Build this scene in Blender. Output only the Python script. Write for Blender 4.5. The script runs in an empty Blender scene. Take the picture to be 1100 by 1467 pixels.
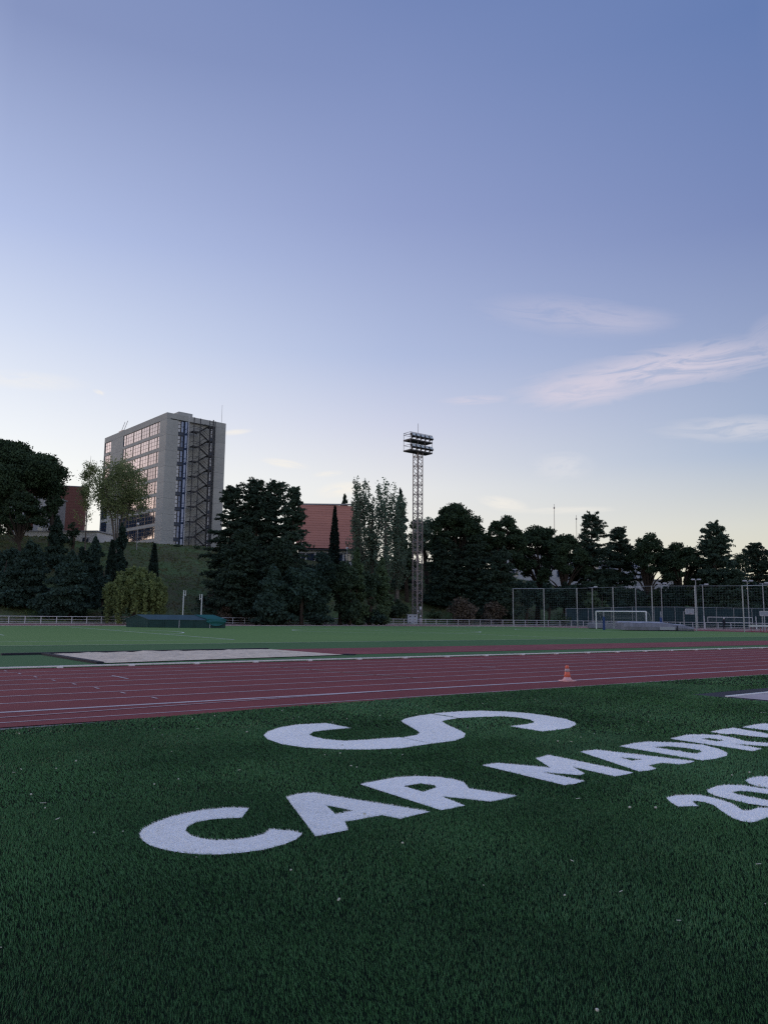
import bpy, math, random
import numpy as np
from mathutils import Vector, Matrix

S = bpy.context.scene
COL = S.collection

# ------------------------------------------------------------------ camera
CAM_H = 1.55
PITCH = 0.13419
ROLL = 0.0105
FOC = 1100.0 / 1467.0          # focal length over picture height
cam_d = bpy.data.cameras.new('camera')
cam = bpy.data.objects.new('camera', cam_d)
COL.objects.link(cam)
cam_d.sensor_fit = 'VERTICAL'
cam_d.sensor_height = 36.0
cam_d.lens = 36.0 * FOC
cam_d.clip_start = 0.05
cam_d.clip_end = 6000.0
cam.location = (0, 0, CAM_H)
cam.rotation_euler = (Matrix.Rotation(math.pi / 2 + PITCH, 3, 'X') @ Matrix.Rotation(ROLL, 3, 'Z')).to_euler()
S.camera = cam

# ------------------------------------------------------------------ view
S.view_settings.view_transform = 'Standard'
S.view_settings.look = 'None'
S.view_settings.exposure = 0.0
S.view_settings.gamma = 1.0
S.view_settings.use_curve_mapping = False
S.render.engine = 'CYCLES'
S.cycles.max_bounces = 5
S.cycles.diffuse_bounces = 2
S.cycles.glossy_bounces = 3
S.cycles.transparent_max_bounces = 8
S.cycles.use_denoising = False
S.cycles.use_adaptive_sampling = False
S.cycles.filter_width = 1.3

# ------------------------------------------------------------------ light
SUN_AZ = math.radians(-64)      # the last light lies low to the left of the view
SUN_EL = math.radians(8.0)
sd = bpy.data.lights.new('sun', 'SUN')
sd.energy = 0.5
sd.color = (1.0, 0.80, 0.66)
sd.angle = math.radians(40)
so = bpy.data.objects.new('sun', sd)
COL.objects.link(so)
sun_dir = Vector((math.sin(SUN_AZ) * math.cos(SUN_EL), math.cos(SUN_AZ) * math.cos(SUN_EL), math.sin(SUN_EL)))
so.rotation_euler = (-sun_dir).to_track_quat('-Z', 'Y').to_euler()
so.location = (0, 0, 60)


def lin(c):
    return tuple(((v / 255.0) / 12.92 if v <= 10.3 else (((v / 255.0) + 0.055) / 1.055) ** 2.4) for v in c)


def pix(px, py):
    """direction through a point of the 1100 x 1467 frame"""
    u = (px - 550) / 1100.0
    v = (py - 733.5) / 1100.0
    r = math.atan(ROLL)
    c, s = math.cos(r), math.sin(r)
    u, v = c * u + s * v, -s * u + c * v
    cp, sp = math.cos(PITCH), math.sin(PITCH)
    return Vector((u, cp + v * sp, sp - v * cp))


def at(px, py, Y):
    d = pix(px, py)
    return Vector((d.x * Y / d.y, Y, CAM_H + d.z * Y / d.y))


class NT:
    """small node-tree writer"""
    def __init__(self, tree):
        self.t = tree
        self.t.nodes.clear()

    def n(self, typ, **kw):
        nd = self.t.nodes.new(typ)
        for k, v in kw.items():
            setattr(nd, k, v)
        return nd

    def l(self, a, b):
        self.t.links.new(a, b)

    def put(self, sock, v):
        if hasattr(v, 'is_output'):
            self.l(v, sock)
        else:
            sock.default_value = v

    def m(self, op, a, b=0.0, c=0.0, clamp=False):
        nd = self.n('ShaderNodeMath', operation=op, use_clamp=clamp)
        self.put(nd.inputs[0], a)
        self.put(nd.inputs[1], b)
        self.put(nd.inputs[2], c)
        return nd.outputs[0]

    def ss(self, v, a, b, c=0.0, d=1.0):
        nd = self.n('ShaderNodeMapRange', interpolation_type='SMOOTHSTEP')
        self.put(nd.inputs[0], v)
        for i, x in enumerate((a, b, c, d)):
            self.put(nd.inputs[1 + i], x)
        return nd.outputs[0]

    def lr(self, v, a, b, c=0.0, d=1.0):
        nd = self.n('ShaderNodeMapRange')
        self.put(nd.inputs[0], v)
        for i, x in enumerate((a, b, c, d)):
            self.put(nd.inputs[1 + i], x)
        return nd.outputs[0]

    def mix(self, f, a, b, blend='MIX'):
        nd = self.n('ShaderNodeMix', data_type='RGBA', blend_type=blend)
        self.put(nd.inputs[0], f)
        for s, v in ((nd.inputs[6], a), (nd.inputs[7], b)):
            if isinstance(v, tuple) and len(v) == 3:
                v = (*v, 1.0)
            self.put(s, v)
        return nd.outputs[2]

    def ramp(self, f, stops):
        nd = self.n('ShaderNodeValToRGB')
        e = nd.color_ramp.elements
        while len(e) > 1:
            e.remove(e[-1])
        for i, (p, c) in enumerate(stops):
            el = e[0] if i == 0 else e.new(p)
            el.position = p
            el.color = (*c, 1.0)
        self.put(nd.inputs[0], f)
        return nd.outputs[0]

    def noise(self, vec, scale, detail=4.0, rough=0.55, dist=0.0):
        nd = self.n('ShaderNodeTexNoise')
        if vec is not None:
            self.l(vec, nd.inputs['Vector'])
        nd.inputs['Scale'].default_value = scale
        nd.inputs['Detail'].default_value = detail
        nd.inputs['Roughness'].default_value = rough
        nd.inputs['Distortion'].default_value = dist
        return nd.outputs[0]


# ------------------------------------------------------------------ sky
world = bpy.data.worlds.new('World')
S.world = world
world.use_nodes = True
w = NT(world.node_tree)
tc = w.n('ShaderNodeTexCoord')
sx = w.n('ShaderNodeSeparateXYZ')
w.l(tc.outputs['Generated'], sx.inputs[0])
dx, dy, dz = sx.outputs
el = w.m('MULTIPLY', w.m('ARCSINE', w.m('MINIMUM', w.m('MAXIMUM', dz, -1.0), 1.0)), 180 / math.pi)
elf = w.m('DIVIDE', w.m('MAXIMUM', el, 0.0), 90.0)
hl = w.m('MAXIMUM', w.m('SQRT', w.m('ADD', w.m('MULTIPLY', dx, dx), w.m('MULTIPLY', dy, dy))), 1e-4)
cz = w.m('DIVIDE', w.m('ADD', w.m('MULTIPLY', dx, math.sin(SUN_AZ)), w.m('MULTIPLY', dy, math.cos(SUN_AZ))), hl)


def R8(*st):
    return [(e / 90.0, lin(c)) for e, c in st]


r_sun = [(e / 90.0, c) for e, c in ((0, (3.2, 2.1, 1.25)), (4, (2.9, 2.05, 1.45)), (9, (2.0, 1.50, 1.50)), (14, (1.32, 1.24, 1.42)),
                                    (20, (0.98, 1.03, 1.22)), (30, (0.62, 0.70, 0.92)), (45, (0.30, 0.39, 0.64)), (65, (0.19, 0.265, 0.50)), (90, (0.162, 0.235, 0.479)))]
r_left = R8((0, (255, 250, 236)), (5, (255, 253, 244)), (10, (250, 252, 250)), (12.3, (241, 245, 250)), (19.2, (210, 220, 242)), (25.8, (178, 192, 229)), (37.3, (134, 149, 192)), (60, (116, 136, 187)), (90, (112, 133, 184)))
r_mid = R8((0, (238, 230, 212)), (4, (240, 236, 224)), (9.4, (231, 232, 233)), (14.2, (205, 210, 230)), (19.2, (176, 189, 222)), (28.7, (145, 159, 203)), (41.4, (116, 135, 184)), (65, (112, 133, 184)), (90, (112, 133, 184)))
r_right = R8((0, (226, 216, 186)), (3.5, (224, 219, 198)), (6.3, (214, 215, 207)), (11.1, (171, 186, 210)), (19.8, (145, 160, 197)), (26.2, (122, 139, 186)), (37.7, (101, 125, 177)), (60, (108, 130, 182)), (90, (112, 133, 184)))
r_anti = R8((0, (214, 206, 202)), (7, (240, 230, 228)), (15, (231, 231, 237)), (30, (192, 202, 228)), (60, (132, 151, 199)), (90, (112, 133, 184)))
cols = [w.ramp(elf, r) for r in (r_anti, r_right, r_mid, r_left, r_sun)]
marks = (-1.0, -0.03, 0.42, 0.81, 1.0)
sky = cols[0]
for i in range(1, 5):
    sky = w.mix(w.lr(cz, marks[i - 1], marks[i]), sky, cols[i])
# thin high cloud: streaks at fixed bearings
safe = w.m('MAXIMUM', dy, 0.05)
gx = w.m('DIVIDE', dx, safe)
gz = w.m('DIVIDE', dz, safe)
front = w.ss(dy, 0.2, 0.5)
warm, pale = lin((222, 212, 224)), lin((250, 243, 232))
CLOUDS = [  # px, py, half length, half thickness, tilt, strength, colour, streak seed
    (955, 528, 235, 36, 10, 0.95, warm, 1.3), (830, 563, 98, 26, 6, 0.80, warm, 5.1), (820, 452, 150, 34, -4, 0.32, warm, 8.7),
    (905, 460, 80, 22, 3, 0.24, warm, 2.2), (1060, 614, 135, 22, 3, 0.80, lin((216, 215, 224)), 3.9), (680, 573, 54, 8, 3, 0.62, warm, 7.7),
    (805, 668, 48, 24, 4, 0.50, lin((232, 230, 232)), 4.4), (408, 664, 36, 7, -8, 1.0, pale, 6.3), (492, 701, 42, 13, 8, 0.95, pale, 9.2),
    (722, 722, 40, 12, -10, 0.8, pale, 3.1), (815, 731, 76, 6, 2, 0.6, pale, 2.8), (40, 545, 95, 16, -4, 0.42, pale, 1.9),
    (143, 562, 11, 4, -20, 0.8, pale, 8.8), (338, 619, 26, 5, 6, 0.9, pale, 5.7), (470, 679, 24, 5, 6, 0.7, pale, 7.1), (1098, 470, 40, 20, 35, 0.25, warm, 6.6)]
for px, py, hl_, ht, tilt, stg, colr, seed in CLOUDS:
    d = pix(px, py)
    x0, z0 = d.x / d.y, d.z / d.y
    c, s = math.cos(math.radians(tilt)), math.sin(math.radians(tilt))
    ax = w.m('SUBTRACT', gx, x0)
    az_ = w.m('SUBTRACT', gz, z0)
    u = w.m('ADD', w.m('MULTIPLY', ax, c), w.m('MULTIPLY', az_, s))
    v = w.m('SUBTRACT', w.m('MULTIPLY', az_, c), w.m('MULTIPLY', ax, s))
    a, b = hl_ / 1080.0, ht / 1080.0
    cv = w.n('ShaderNodeCombineXYZ')
    w.l(w.m('MULTIPLY', u, 1.0 / (a * 0.9) * max(1.0, hl_ / 60.0) * 0.55), cv.inputs[0])
    w.l(w.m('MULTIPLY', v, 1.5 / b * max(1.0, ht / 16.0) * 0.6), cv.inputs[1])
    cv.inputs[2].default_value = seed
    nz = w.noise(cv.outputs[0], 1.0, 9.0, 0.64, 1.0)
    rad = w.m('ADD', w.m('POWER', w.m('DIVIDE', u, a), 2.0), w.m('POWER', w.m('DIVIDE', v, b), 2.0))
    rad = w.m('ADD', rad, w.m('MULTIPLY', w.m('SUBTRACT', nz, 0.5), 2.7))
    mask = w.ss(rad, 1.15, 0.0)
    body = w.m('MULTIPLY', w.m('MULTIPLY', mask, w.ss(nz, 0.34, 0.68, 0.12, 1.05)), w.m('MULTIPLY', front, stg))
    sky = w.mix(body, sky, colr)
ns = w.n('ShaderNodeTexSky', sky_type='NISHITA', sun_disc=False)
ns.sun_elevation = SUN_EL
ns.sun_rotation = SUN_AZ
bg1 = w.n('ShaderNodeBackground')
w.l(ns.outputs[0], bg1.inputs[0])
bg1.inputs[1].default_value = 0.004
bg2 = w.n('ShaderNodeBackground')
w.l(sky, bg2.inputs[0])
bg2.inputs[1].default_value = 0.985
ad = w.n('ShaderNodeAddShader')
w.l(bg1.outputs[0], ad.inputs[0])
w.l(bg2.outputs[0], ad.inputs[1])
ow = w.n('ShaderNodeOutputWorld')
w.l(ad.outputs[0], ow.inputs[0])

# ------------------------------------------------------------------ materials


def mat(name, col, rough=0.8, spec=0.3, metal=0.0, noise=None, bump=None, col2=None, rand=0.0, translucent=0.0, coords='Object'):
    """noise=(scale, amount) mottles col towards col2; bump=(scale, strength, distance); rand varies from object to object"""
    m = bpy.data.materials.new(name)
    m.use_nodes = True
    t = NT(m.node_tree)
    p = t.n('ShaderNodeBsdfPrincipled')
    o = t.n('ShaderNodeOutputMaterial')
    c = t.n('ShaderNodeTexCoord').outputs[coords]
    cc = (*col, 1.0)
    if noise:
        big = t.noise(c, noise[0], 6.0, 0.65)
        second = col2 or tuple(x * 0.6 for x in col)
        f = t.m('MULTIPLY', t.ss(big, 0.32, 0.68), noise[1])
        cc = t.mix(f, tuple(col), tuple(second))
        if len(noise) > 2:
            fine = t.noise(c, noise[2], 3.0, 0.7)
            cc = t.mix(t.m('MULTIPLY', t.ss(fine, 0.4, 0.75), noise[3]), cc, tuple(x * 0.45 for x in col))
    if rand:
        oi = t.n('ShaderNodeObjectInfo')
        hs = t.n('ShaderNodeHueSaturation')
        t.put(hs.inputs['Color'], cc)
        t.l(t.lr(oi.outputs['Random'], 0, 1, 1 - rand, 1 + rand), hs.inputs['Value'])
        cc = hs.outputs[0]
    t.put(p.inputs['Base Color'], cc)
    p.inputs['Roughness'].default_value = rough
    p.inputs['Specular IOR Level'].default_value = spec
    p.inputs['Metallic'].default_value = metal
    if bump:
        b = t.n('ShaderNodeBump')
        b.inputs['Strength'].default_value = bump[1]
        b.inputs['Distance'].default_value = bump[2]
        t.l(t.noise(c, bump[0], 4.0, 0.7), b.inputs['Height'])
        t.l(b.outputs[0], p.inputs['Normal'])
    if translucent:
        tr = t.n('ShaderNodeBsdfTranslucent')
        t.put(tr.inputs[0], cc)
        mx = t.n('ShaderNodeMixShader')
        mx.inputs[0].default_value = translucent
        t.l(p.outputs[0], mx.inputs[1])
        t.l(tr.outputs[0], mx.inputs[2])
        t.l(mx.outputs[0], o.inputs[0])
    else:
        t.l(p.outputs[0], o.inputs[0])
    return m


def glass_mat(name, tint, mirror, base):
    m = bpy.data.materials.new(name)
    m.use_nodes = True
    t = NT(m.node_tree)
    g = t.n('ShaderNodeBsdfGlossy')
    g.inputs[0].default_value = (*tint, 1)
    g.inputs['Roughness'].default_value = 0.04
    d = t.n('ShaderNodeBsdfDiffuse')
    d.inputs[0].default_value = (*base, 1)
    lw = t.n('ShaderNodeLayerWeight')
    lw.inputs[0].default_value = 0.5
    oi = t.n('ShaderNodeObjectInfo')
    f = t.m('ADD', mirror, t.m('MULTIPLY', t.m('SUBTRACT', oi.outputs['Random'], 0.5), 0.14))
    f = t.m('ADD', f, t.m('MULTIPLY', t.m('POWER', lw.outputs['Facing'], 3.0), 0.3), clamp=True)
    mx = t.n('ShaderNodeMixShader')
    t.l(f, mx.inputs[0])
    t.l(d.outputs[0], mx.inputs[1])
    t.l(g.outputs[0], mx.inputs[2])
    o = t.n('ShaderNodeOutputMaterial')
    t.l(mx.outputs[0], o.inputs[0])
    return m


M = {}
M['slope_tuft'] = mat('slope_grass_tufts', (0.120, 0.190, 0.075), 0.9, 0.05, noise=(0.22, 1.0), col2=(0.140, 0.124, 0.070), translucent=0.2)
M['soil'] = mat('soil', (0.09, 0.085, 0.07), 0.95, 0.1, noise=(0.15, 0.6))
M['path'] = mat('path', (0.27, 0.24, 0.25), 0.9, 0.1, noise=(0.4, 0.5, 9.0, 0.2))
M['slope'] = mat('slope_grass', (0.112, 0.175, 0.074), 0.95, 0.05, noise=(0.16, 1.0, 1.4, 0.5), col2=(0.120, 0.110, 0.068), bump=(2.2, 0.9, 0.25))
M['turf_base'] = mat('turf_backing', (0.008, 0.020, 0.011), 0.95, 0.04, noise=(0.35, 0.6, 60.0, 0.65), col2=(0.006, 0.014, 0.008), bump=(90.0, 0.6, 0.02))
M['infield'] = mat('infield_turf', (0.082, 0.172, 0.072), 0.95, 0.08, noise=(0.2, 0.55, 4.0, 0.15), col2=(0.068, 0.146, 0.064))
M['pitch'] = mat('pitch_turf', (0.150, 0.265, 0.088), 0.95, 0.08, noise=(0.10, 0.6, 2.0, 0.12), col2=(0.132, 0.238, 0.084))
M['track'] = mat('track_rubber', (0.245, 0.062, 0.066), 0.9, 0.12, noise=(0.5, 0.7, 40.0, 0.35), col2=(0.190, 0.051, 0.057), bump=(160.0, 0.35, 0.004))
M['runway'] = mat('runway_rubber', (0.28, 0.085, 0.092), 0.9, 0.12, noise=(0.6, 0.6, 30.0, 0.3), bump=(120.0, 0.3, 0.004))
M['line'] = mat('line_paint', (0.58, 0.50, 0.52), 0.8, 0.2, noise=(3.0, 0.6, 24.0, 0.2), col2=(0.42, 0.30, 0.33))
M['line_bold'] = mat('line_paint_bold', (0.60, 0.55, 0.57), 0.8, 0.2, noise=(3.0, 0.6, 24.0, 0.2), col2=(0.38, 0.32, 0.36))
M['line_cream'] = mat('line_paint_cream', (0.36, 0.31, 0.26), 0.8, 0.2, noise=(3.0, 0.7, 24.0, 0.3))
M['pitch_line'] = mat('pitch_line', (0.72, 0.76, 0.70), 0.9, 0.1, noise=(2.0, 0.6), col2=(0.48, 0.56, 0.46))
M['white_metal'] = mat('white_metal', (0.66, 0.67, 0.70), 0.45, 0.4, noise=(2.0, 0.35))
M['white_kerb'] = mat('white_kerb', (0.82, 0.83, 0.84), 0.5, 0.4, noise=(3.0, 0.4))
M['galv'] = mat('galvanised_steel', (0.42, 0.43, 0.45), 0.5, 0.5, 0.3, noise=(1.5, 0.5))
M['galv_dark'] = mat('tower_steel', (0.30, 0.27, 0.27), 0.55, 0.5, 0.2, noise=(0.7, 0.7), col2=(0.22, 0.16, 0.15))
M['dark_steel'] = mat('dark_steel', (0.035, 0.037, 0.045), 0.55, 0.4, noise=(1.0, 0.4))
M['lamp_glass'] = mat('lamp_glass', (0.55, 0.60, 0.60), 0.12, 0.7)
M['sand'] = mat('pit_sand', (0.86, 0.72, 0.56), 0.98, 0.05, noise=(0.9, 0.6, 4.0, 0.55), col2=(0.62, 0.53, 0.43), bump=(3.0, 0.9, 0.12))
M['rubber'] = mat('dark_rubber', (0.030, 0.033, 0.048), 0.8, 0.2, noise=(4.0, 0.5))
M['pale_slab'] = mat('pale_slab', (0.50, 0.44, 0.46), 0.85, 0.15, noise=(1.2, 0.5, 14.0, 0.25))
M['concrete'] = mat('board_concrete', (0.45, 0.46, 0.44), 0.9, 0.15, noise=(0.22, 0.65, 1.6, 0.2), col2=(0.37, 0.38, 0.37), bump=(3.0, 0.3, 0.03), rand=0.045)
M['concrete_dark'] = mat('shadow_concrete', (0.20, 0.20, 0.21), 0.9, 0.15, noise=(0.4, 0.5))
M['frame_dark'] = mat('window_frame', (0.035, 0.036, 0.044), 0.5, 0.4)
M['glass'] = glass_mat('window_glass', (0.92, 0.92, 0.95), 0.15, (0.030, 0.048, 0.088))
M['glass_blue'] = glass_mat('blue_glass', (0.55, 0.68, 1.0), 0.16, (0.055, 0.085, 0.16))
M['blind'] = mat('white_blind', (0.72, 0.74, 0.78), 0.6, 0.3, rand=0.12)
M['spandrel'] = mat('blue_spandrel', (0.055, 0.075, 0.115), 0.5, 0.4)
M['brick'] = mat('red_brick', (0.21, 0.105, 0.092), 0.9, 0.1, noise=(1.2, 0.5, 5.0, 0.25), col2=(0.19, 0.075, 0.062))
M['roof_tile'] = mat('roof_tile', (0.52, 0.235, 0.175), 0.9, 0.1, noise=(0.5, 0.5, 6.0, 0.2), col2=(0.45, 0.20, 0.15), rand=0.04)
M['white_wall'] = mat('white_render', (0.62, 0.62, 0.63), 0.85, 0.15, noise=(0.3, 0.4))
M['grey_wall'] = mat('grey_render', (0.36, 0.36, 0.38), 0.85, 0.15, noise=(0.3, 0.5))
M['green_sheet'] = mat('green_sheet_metal', (0.014, 0.060, 0.062), 0.5, 0.35, noise=(1.2, 0.5))
M['green_roof'] = mat('green_roof_sheet', (0.05, 0.10, 0.125), 0.5, 0.35, noise=(0.8, 0.5))
M['tarp'] = mat('teal_tarpaulin', (0.016, 0.125, 0.125), 0.55, 0.3, noise=(1.5, 0.5), bump=(4.0, 0.5, 0.05))
M['grey_cover'] = mat('grey_cover', (0.27, 0.27, 0.34), 0.7, 0.25, noise=(1.0, 0.6), bump=(3.0, 0.5, 0.05))
M['pale_edge'] = mat('pale_cover_edge', (0.37, 0.38, 0.43), 0.7, 0.25)
M['cabinet'] = mat('cabinet_grey', (0.52, 0.55, 0.61), 0.55, 0.35, noise=(1.5, 0.4))
M['blue_pad'] = mat('blue_pad', (0.024, 0.060, 0.20), 0.6, 0.3, noise=(2.0, 0.4))
M['court_mesh'] = mat('court_mesh', (0.020, 0.050, 0.062), 0.7, 0.2, noise=(0.6, 0.7), col2=(0.010, 0.022, 0.030))
M['net'] = mat('net_cord', (0.20, 0.24, 0.25), 0.8, 0.2)
M['goal_net'] = mat('goal_net_cord', (0.40, 0.43, 0.44), 0.8, 0.2)
M['cone'] = mat('cone_orange', (0.85, 0.19, 0.12), 0.55, 0.35, noise=(9.0, 0.4), col2=(0.62, 0.13, 0.09))
M['cone_base'] = mat('cone_base', (0.72, 0.40, 0.40), 0.6, 0.3, noise=(8.0, 0.5), col2=(0.7, 0.5, 0.5))
M['cone_band'] = mat('cone_band', (0.50, 0.38, 0.40), 0.4, 0.5)
M['red_paint'] = mat('red_paint', (0.30, 0.04, 0.05), 0.6, 0.3)
M['board'] = mat('backboard', (0.30, 0.35, 0.40), 0.5, 0.4)
M['bark'] = mat('bark', (0.075, 0.060, 0.050), 0.95, 0.1, noise=(1.5, 0.6))
M['bark_pale'] = mat('pale_bark', (0.20, 0.175, 0.15), 0.95, 0.1, noise=(1.5, 0.6), col2=(0.10, 0.085, 0.075))


def leafm(name, a, b, tr=0.15):
    return mat(name, a, 0.9, 0.12, noise=(0.55, 0.9), col2=b, rand=0.18, translucent=tr)


M['pine'] = leafm('pine_needles', (0.058, 0.094, 0.047), (0.036, 0.061, 0.039), 0.08)
M['cedar'] = leafm('cedar_needles', (0.065, 0.104, 0.070), (0.042, 0.070, 0.054), 0.08)
M['fir'] = leafm('fir_needles', (0.053, 0.092, 0.071), (0.034, 0.062, 0.051), 0.08)
M['cypress'] = leafm('cypress_foliage', (0.026, 0.047, 0.036), (0.018, 0.031, 0.026), 0.05)
M['young_leaf'] = leafm('young_leaves', (0.265, 0.310, 0.145), (0.180, 0.220, 0.105), 0.45)
M['poplar_leaf'] = leafm('poplar_leaves', (0.190, 0.267, 0.186), (0.131, 0.190, 0.142), 0.35)
M['willow_leaf'] = leafm('willow_leaves', (0.255, 0.315, 0.125), (0.150, 0.200, 0.085), 0.4)
M['bush_leaf'] = leafm('bush_leaves', (0.067, 0.106, 0.062), (0.041, 0.066, 0.046), 0.15)
M['light_leaf'] = leafm('light_leaves', (0.127, 0.190, 0.101), (0.081, 0.124, 0.074), 0.3)
M['dry_leaf'] = leafm('dry_hedge_leaves', (0.170, 0.135, 0.105), (0.105, 0.095, 0.070), 0.15)


def blade_mat(name, a, b):
    m = bpy.data.materials.new(name)
    m.use_nodes = True
    t = NT(m.node_tree)
    c = t.n('ShaderNodeTexCoord').outputs['Object']
    p = t.n('ShaderNodeBsdfPrincipled')
    f1 = t.noise(c, 0.5, 3.0, 0.5)
    f2 = t.noise(c, 55.0, 2.0, 0.6)
    f = t.m('ADD', t.m('MULTIPLY', t.ss(f1, 0.35, 0.65), 0.45), t.m('MULTIPLY', t.ss(f2, 0.3, 0.7), 0.55))
    t.put(p.inputs['Base Color'], t.mix(f, a, b))
    p.inputs['Roughness'].default_value = 0.55
    p.inputs['Specular IOR Level'].default_value = 0.35
    o = t.n('ShaderNodeOutputMaterial')
    t.l(p.outputs[0], o.inputs[0])
    return m


M['blade'] = blade_mat('turf_blade', (0.024, 0.094, 0.033), (0.092, 0.255, 0.096))
M['white_blade'] = blade_mat('white_turf_blade', (0.84, 0.86, 0.88), (0.98, 0.98, 0.97))
M['speck'] = mat('pale_specks', (0.55, 0.55, 0.48), 0.8, 0.2)
M['skin'] = mat('skin', (0.45, 0.30, 0.24), 0.7, 0.3)
M['dark_cloth'] = mat('dark_cloth', (0.03, 0.032, 0.045), 0.9, 0.1)

# ------------------------------------------------------------------ mesh helpers


def tag(o, label=None, cat=None, group=None, kind=None):
    if label: o['label'] = label
    if cat: o['category'] = cat
    if group: o['group'] = group
    if kind: o['kind'] = kind
    return o


def empty(name, loc=(0, 0, 0), rz=0.0, label=None, cat=None, group=None):
    o = bpy.data.objects.new(name, None)
    o.empty_display_size = 0.2
    COL.objects.link(o)
    o.location = loc
    o.rotation_euler = (0, 0, rz)
    return tag(o, label, cat, group)


def link_mesh(name, me, m=None, parent=None, loc=None, rot=None):
    if m is not None and not me.materials:
        me.materials.append(m)
    o = bpy.data.objects.new(name, me)
    COL.objects.link(o)
    if parent is not None: o.parent = parent
    if loc is not None: o.location = loc
    if rot is not None: o.rotation_euler = rot
    return o


def np_mesh(name, V, F):
    """V (n,3), F (m,k) all faces with the same corner count"""
    V = np.ascontiguousarray(V, dtype=np.float32)
    F = np.ascontiguousarray(F, dtype=np.int32)
    me = bpy.data.meshes.new(name)
    n, k = F.shape
    me.vertices.add(len(V))
    me.vertices.foreach_set('co', V.ravel())
    me.loops.add(n * k)
    me.loops.foreach_set('vertex_index', F.ravel())
    me.polygons.add(n)
    me.polygons.foreach_set('loop_start', np.arange(0, n * k, k, dtype=np.int32))
    me.update(calc_edges=True)
    return me


class MB:
    def __init__(self):
        self.v, self.f = [], []

    def box(self, c, s, rz=0.0, rot=None):
        R = rot if rot is not None else Matrix.Rotation(rz, 3, 'Z')
        b = len(self.v)
        for i in (-.5, .5):
            for j in (-.5, .5):
                for k in (-.5, .5):
                    self.v.append(Vector(c) + R @ Vector((i * s[0], j * s[1], k * s[2])))
        for q in ((0, 1, 3, 2), (4, 6, 7, 5), (0, 4, 5, 1), (2, 3, 7, 6), (0, 2, 6, 4), (1, 5, 7, 3)):
            self.f.append(tuple(b + i for i in q))
        return self

    def tube(self, pts, radii, n=6, cap=True):
        pts = [Vector(p) for p in pts]
        if not hasattr(radii, '__len__'): radii = [radii] * len(pts)
        b = len(self.v)
        prev = None
        for i, p in enumerate(pts):
            t = (pts[min(i + 1, len(pts) - 1)] - pts[max(i - 1, 0)]).normalized()
            if prev is None:
                a = t.cross(Vector((0, 0, 1)) if abs(t.z) < 0.9 else Vector((1, 0, 0))).normalized()
            else:
                a = (prev - t * prev.dot(t)).normalized()
            prev = a
            bb = t.cross(a)
            for j in range(n):
                an = 2 * math.pi * j / n
                self.v.append(p + (a * math.cos(an) + bb * math.sin(an)) * radii[i])
        for i in range(len(pts) - 1):
            for j in range(n):
                j2 = (j + 1) % n
                self.f.append((b + i * n + j, b + i * n + j2, b + (i + 1) * n + j2, b + (i + 1) * n + j))
        if cap:
            self.f.append(tuple(b + j for j in reversed(range(n))))
            e = b + (len(pts) - 1) * n
            self.f.append(tuple(e + j for j in range(n)))
        return self

    def bar(self, p, q, r=0.02, n=4):
        return self.tube([p, q], r, n)

    def lathe(self, prof, n=20, c=(0, 0, 0)):
        b = len(self.v)
        for r, z in prof:
            for j in range(n):
                a = 2 * math.pi * j / n
                self.v.append(Vector((c[0] + r * math.cos(a), c[1] + r * math.sin(a), c[2] + z)))
        for i in range(len(prof) - 1):
            for j in range(n):
                j2 = (j + 1) % n
                self.f.append((b + i * n + j, b + i * n + j2, b + (i + 1) * n + j2, b + (i + 1) * n + j))
        self.f.append(tuple(b + j for j in reversed(range(n))))
        e = b + (len(prof) - 1) * n
        self.f.append(tuple(e + j for j in range(n)))
        return self

    def face(self, pts):
        b = len(self.v)
        self.v += [Vector(p) for p in pts]
        self.f.append(tuple(range(b, b + len(pts))))
        return self

    def mesh(self, name):
        me = bpy.data.meshes.new(name)
        me.from_pydata([tuple(v) for v in self.v], [], self.f)
        me.update()
        return me

    def build(self, name, m, parent=None, smooth=False, loc=None, rot=None):
        me = self.mesh(name)
        if smooth:
            me.polygons.foreach_set('use_smooth', [True] * len(me.polygons))
        return link_mesh(name, me, m, parent, loc, rot)


# ------------------------------------------------------------------ ground plan
# a runs along the straights of the track, p across them, both from under the camera
AZ = math.radians(55.49)
TA = Vector((math.sin(AZ), math.cos(AZ), 0))
TP = Vector((-math.cos(AZ), math.sin(AZ), 0))
ROT_A = math.pi / 2 - AZ          # turns local x onto the along direction


def G(a, p, z=0.0):
    v = TA * a + TP * p
    return Vector((v.x, v.y, z))


A0, A1, PC = -18.0, 66.0, 59.6    # the oval's two centres and its axis


def oval(R, n=40):
    pts = []
    for i in range(n + 1):
        t = -math.pi / 2 + math.pi * i / n
        pts.append((A1 + R * math.cos(t), PC + R * math.sin(t)))
    for i in range(n + 1):
        t = math.pi / 2 + math.pi * i / n
        pts.append((A0 + R * math.cos(t), PC + R * math.sin(t)))
    return pts


def ring(name, R0, R1, z, m, parent=None, n=40):
    mb = MB()
    o, i = oval(R1, n), oval(R0, n)
    k = len(o)
    mb.v = [G(a, p, z) for a, p in o] + [G(a, p, z) for a, p in i]
    mb.f = [(j, (j + 1) % k, k + (j + 1) % k, k + j) for j in range(k)]
    return mb.build(name, m, parent)


def sheet(name, ap, z, m, parent=None):
    return MB().face([G(a, p, z) for a, p in ap]).build(name, m, parent)


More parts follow.
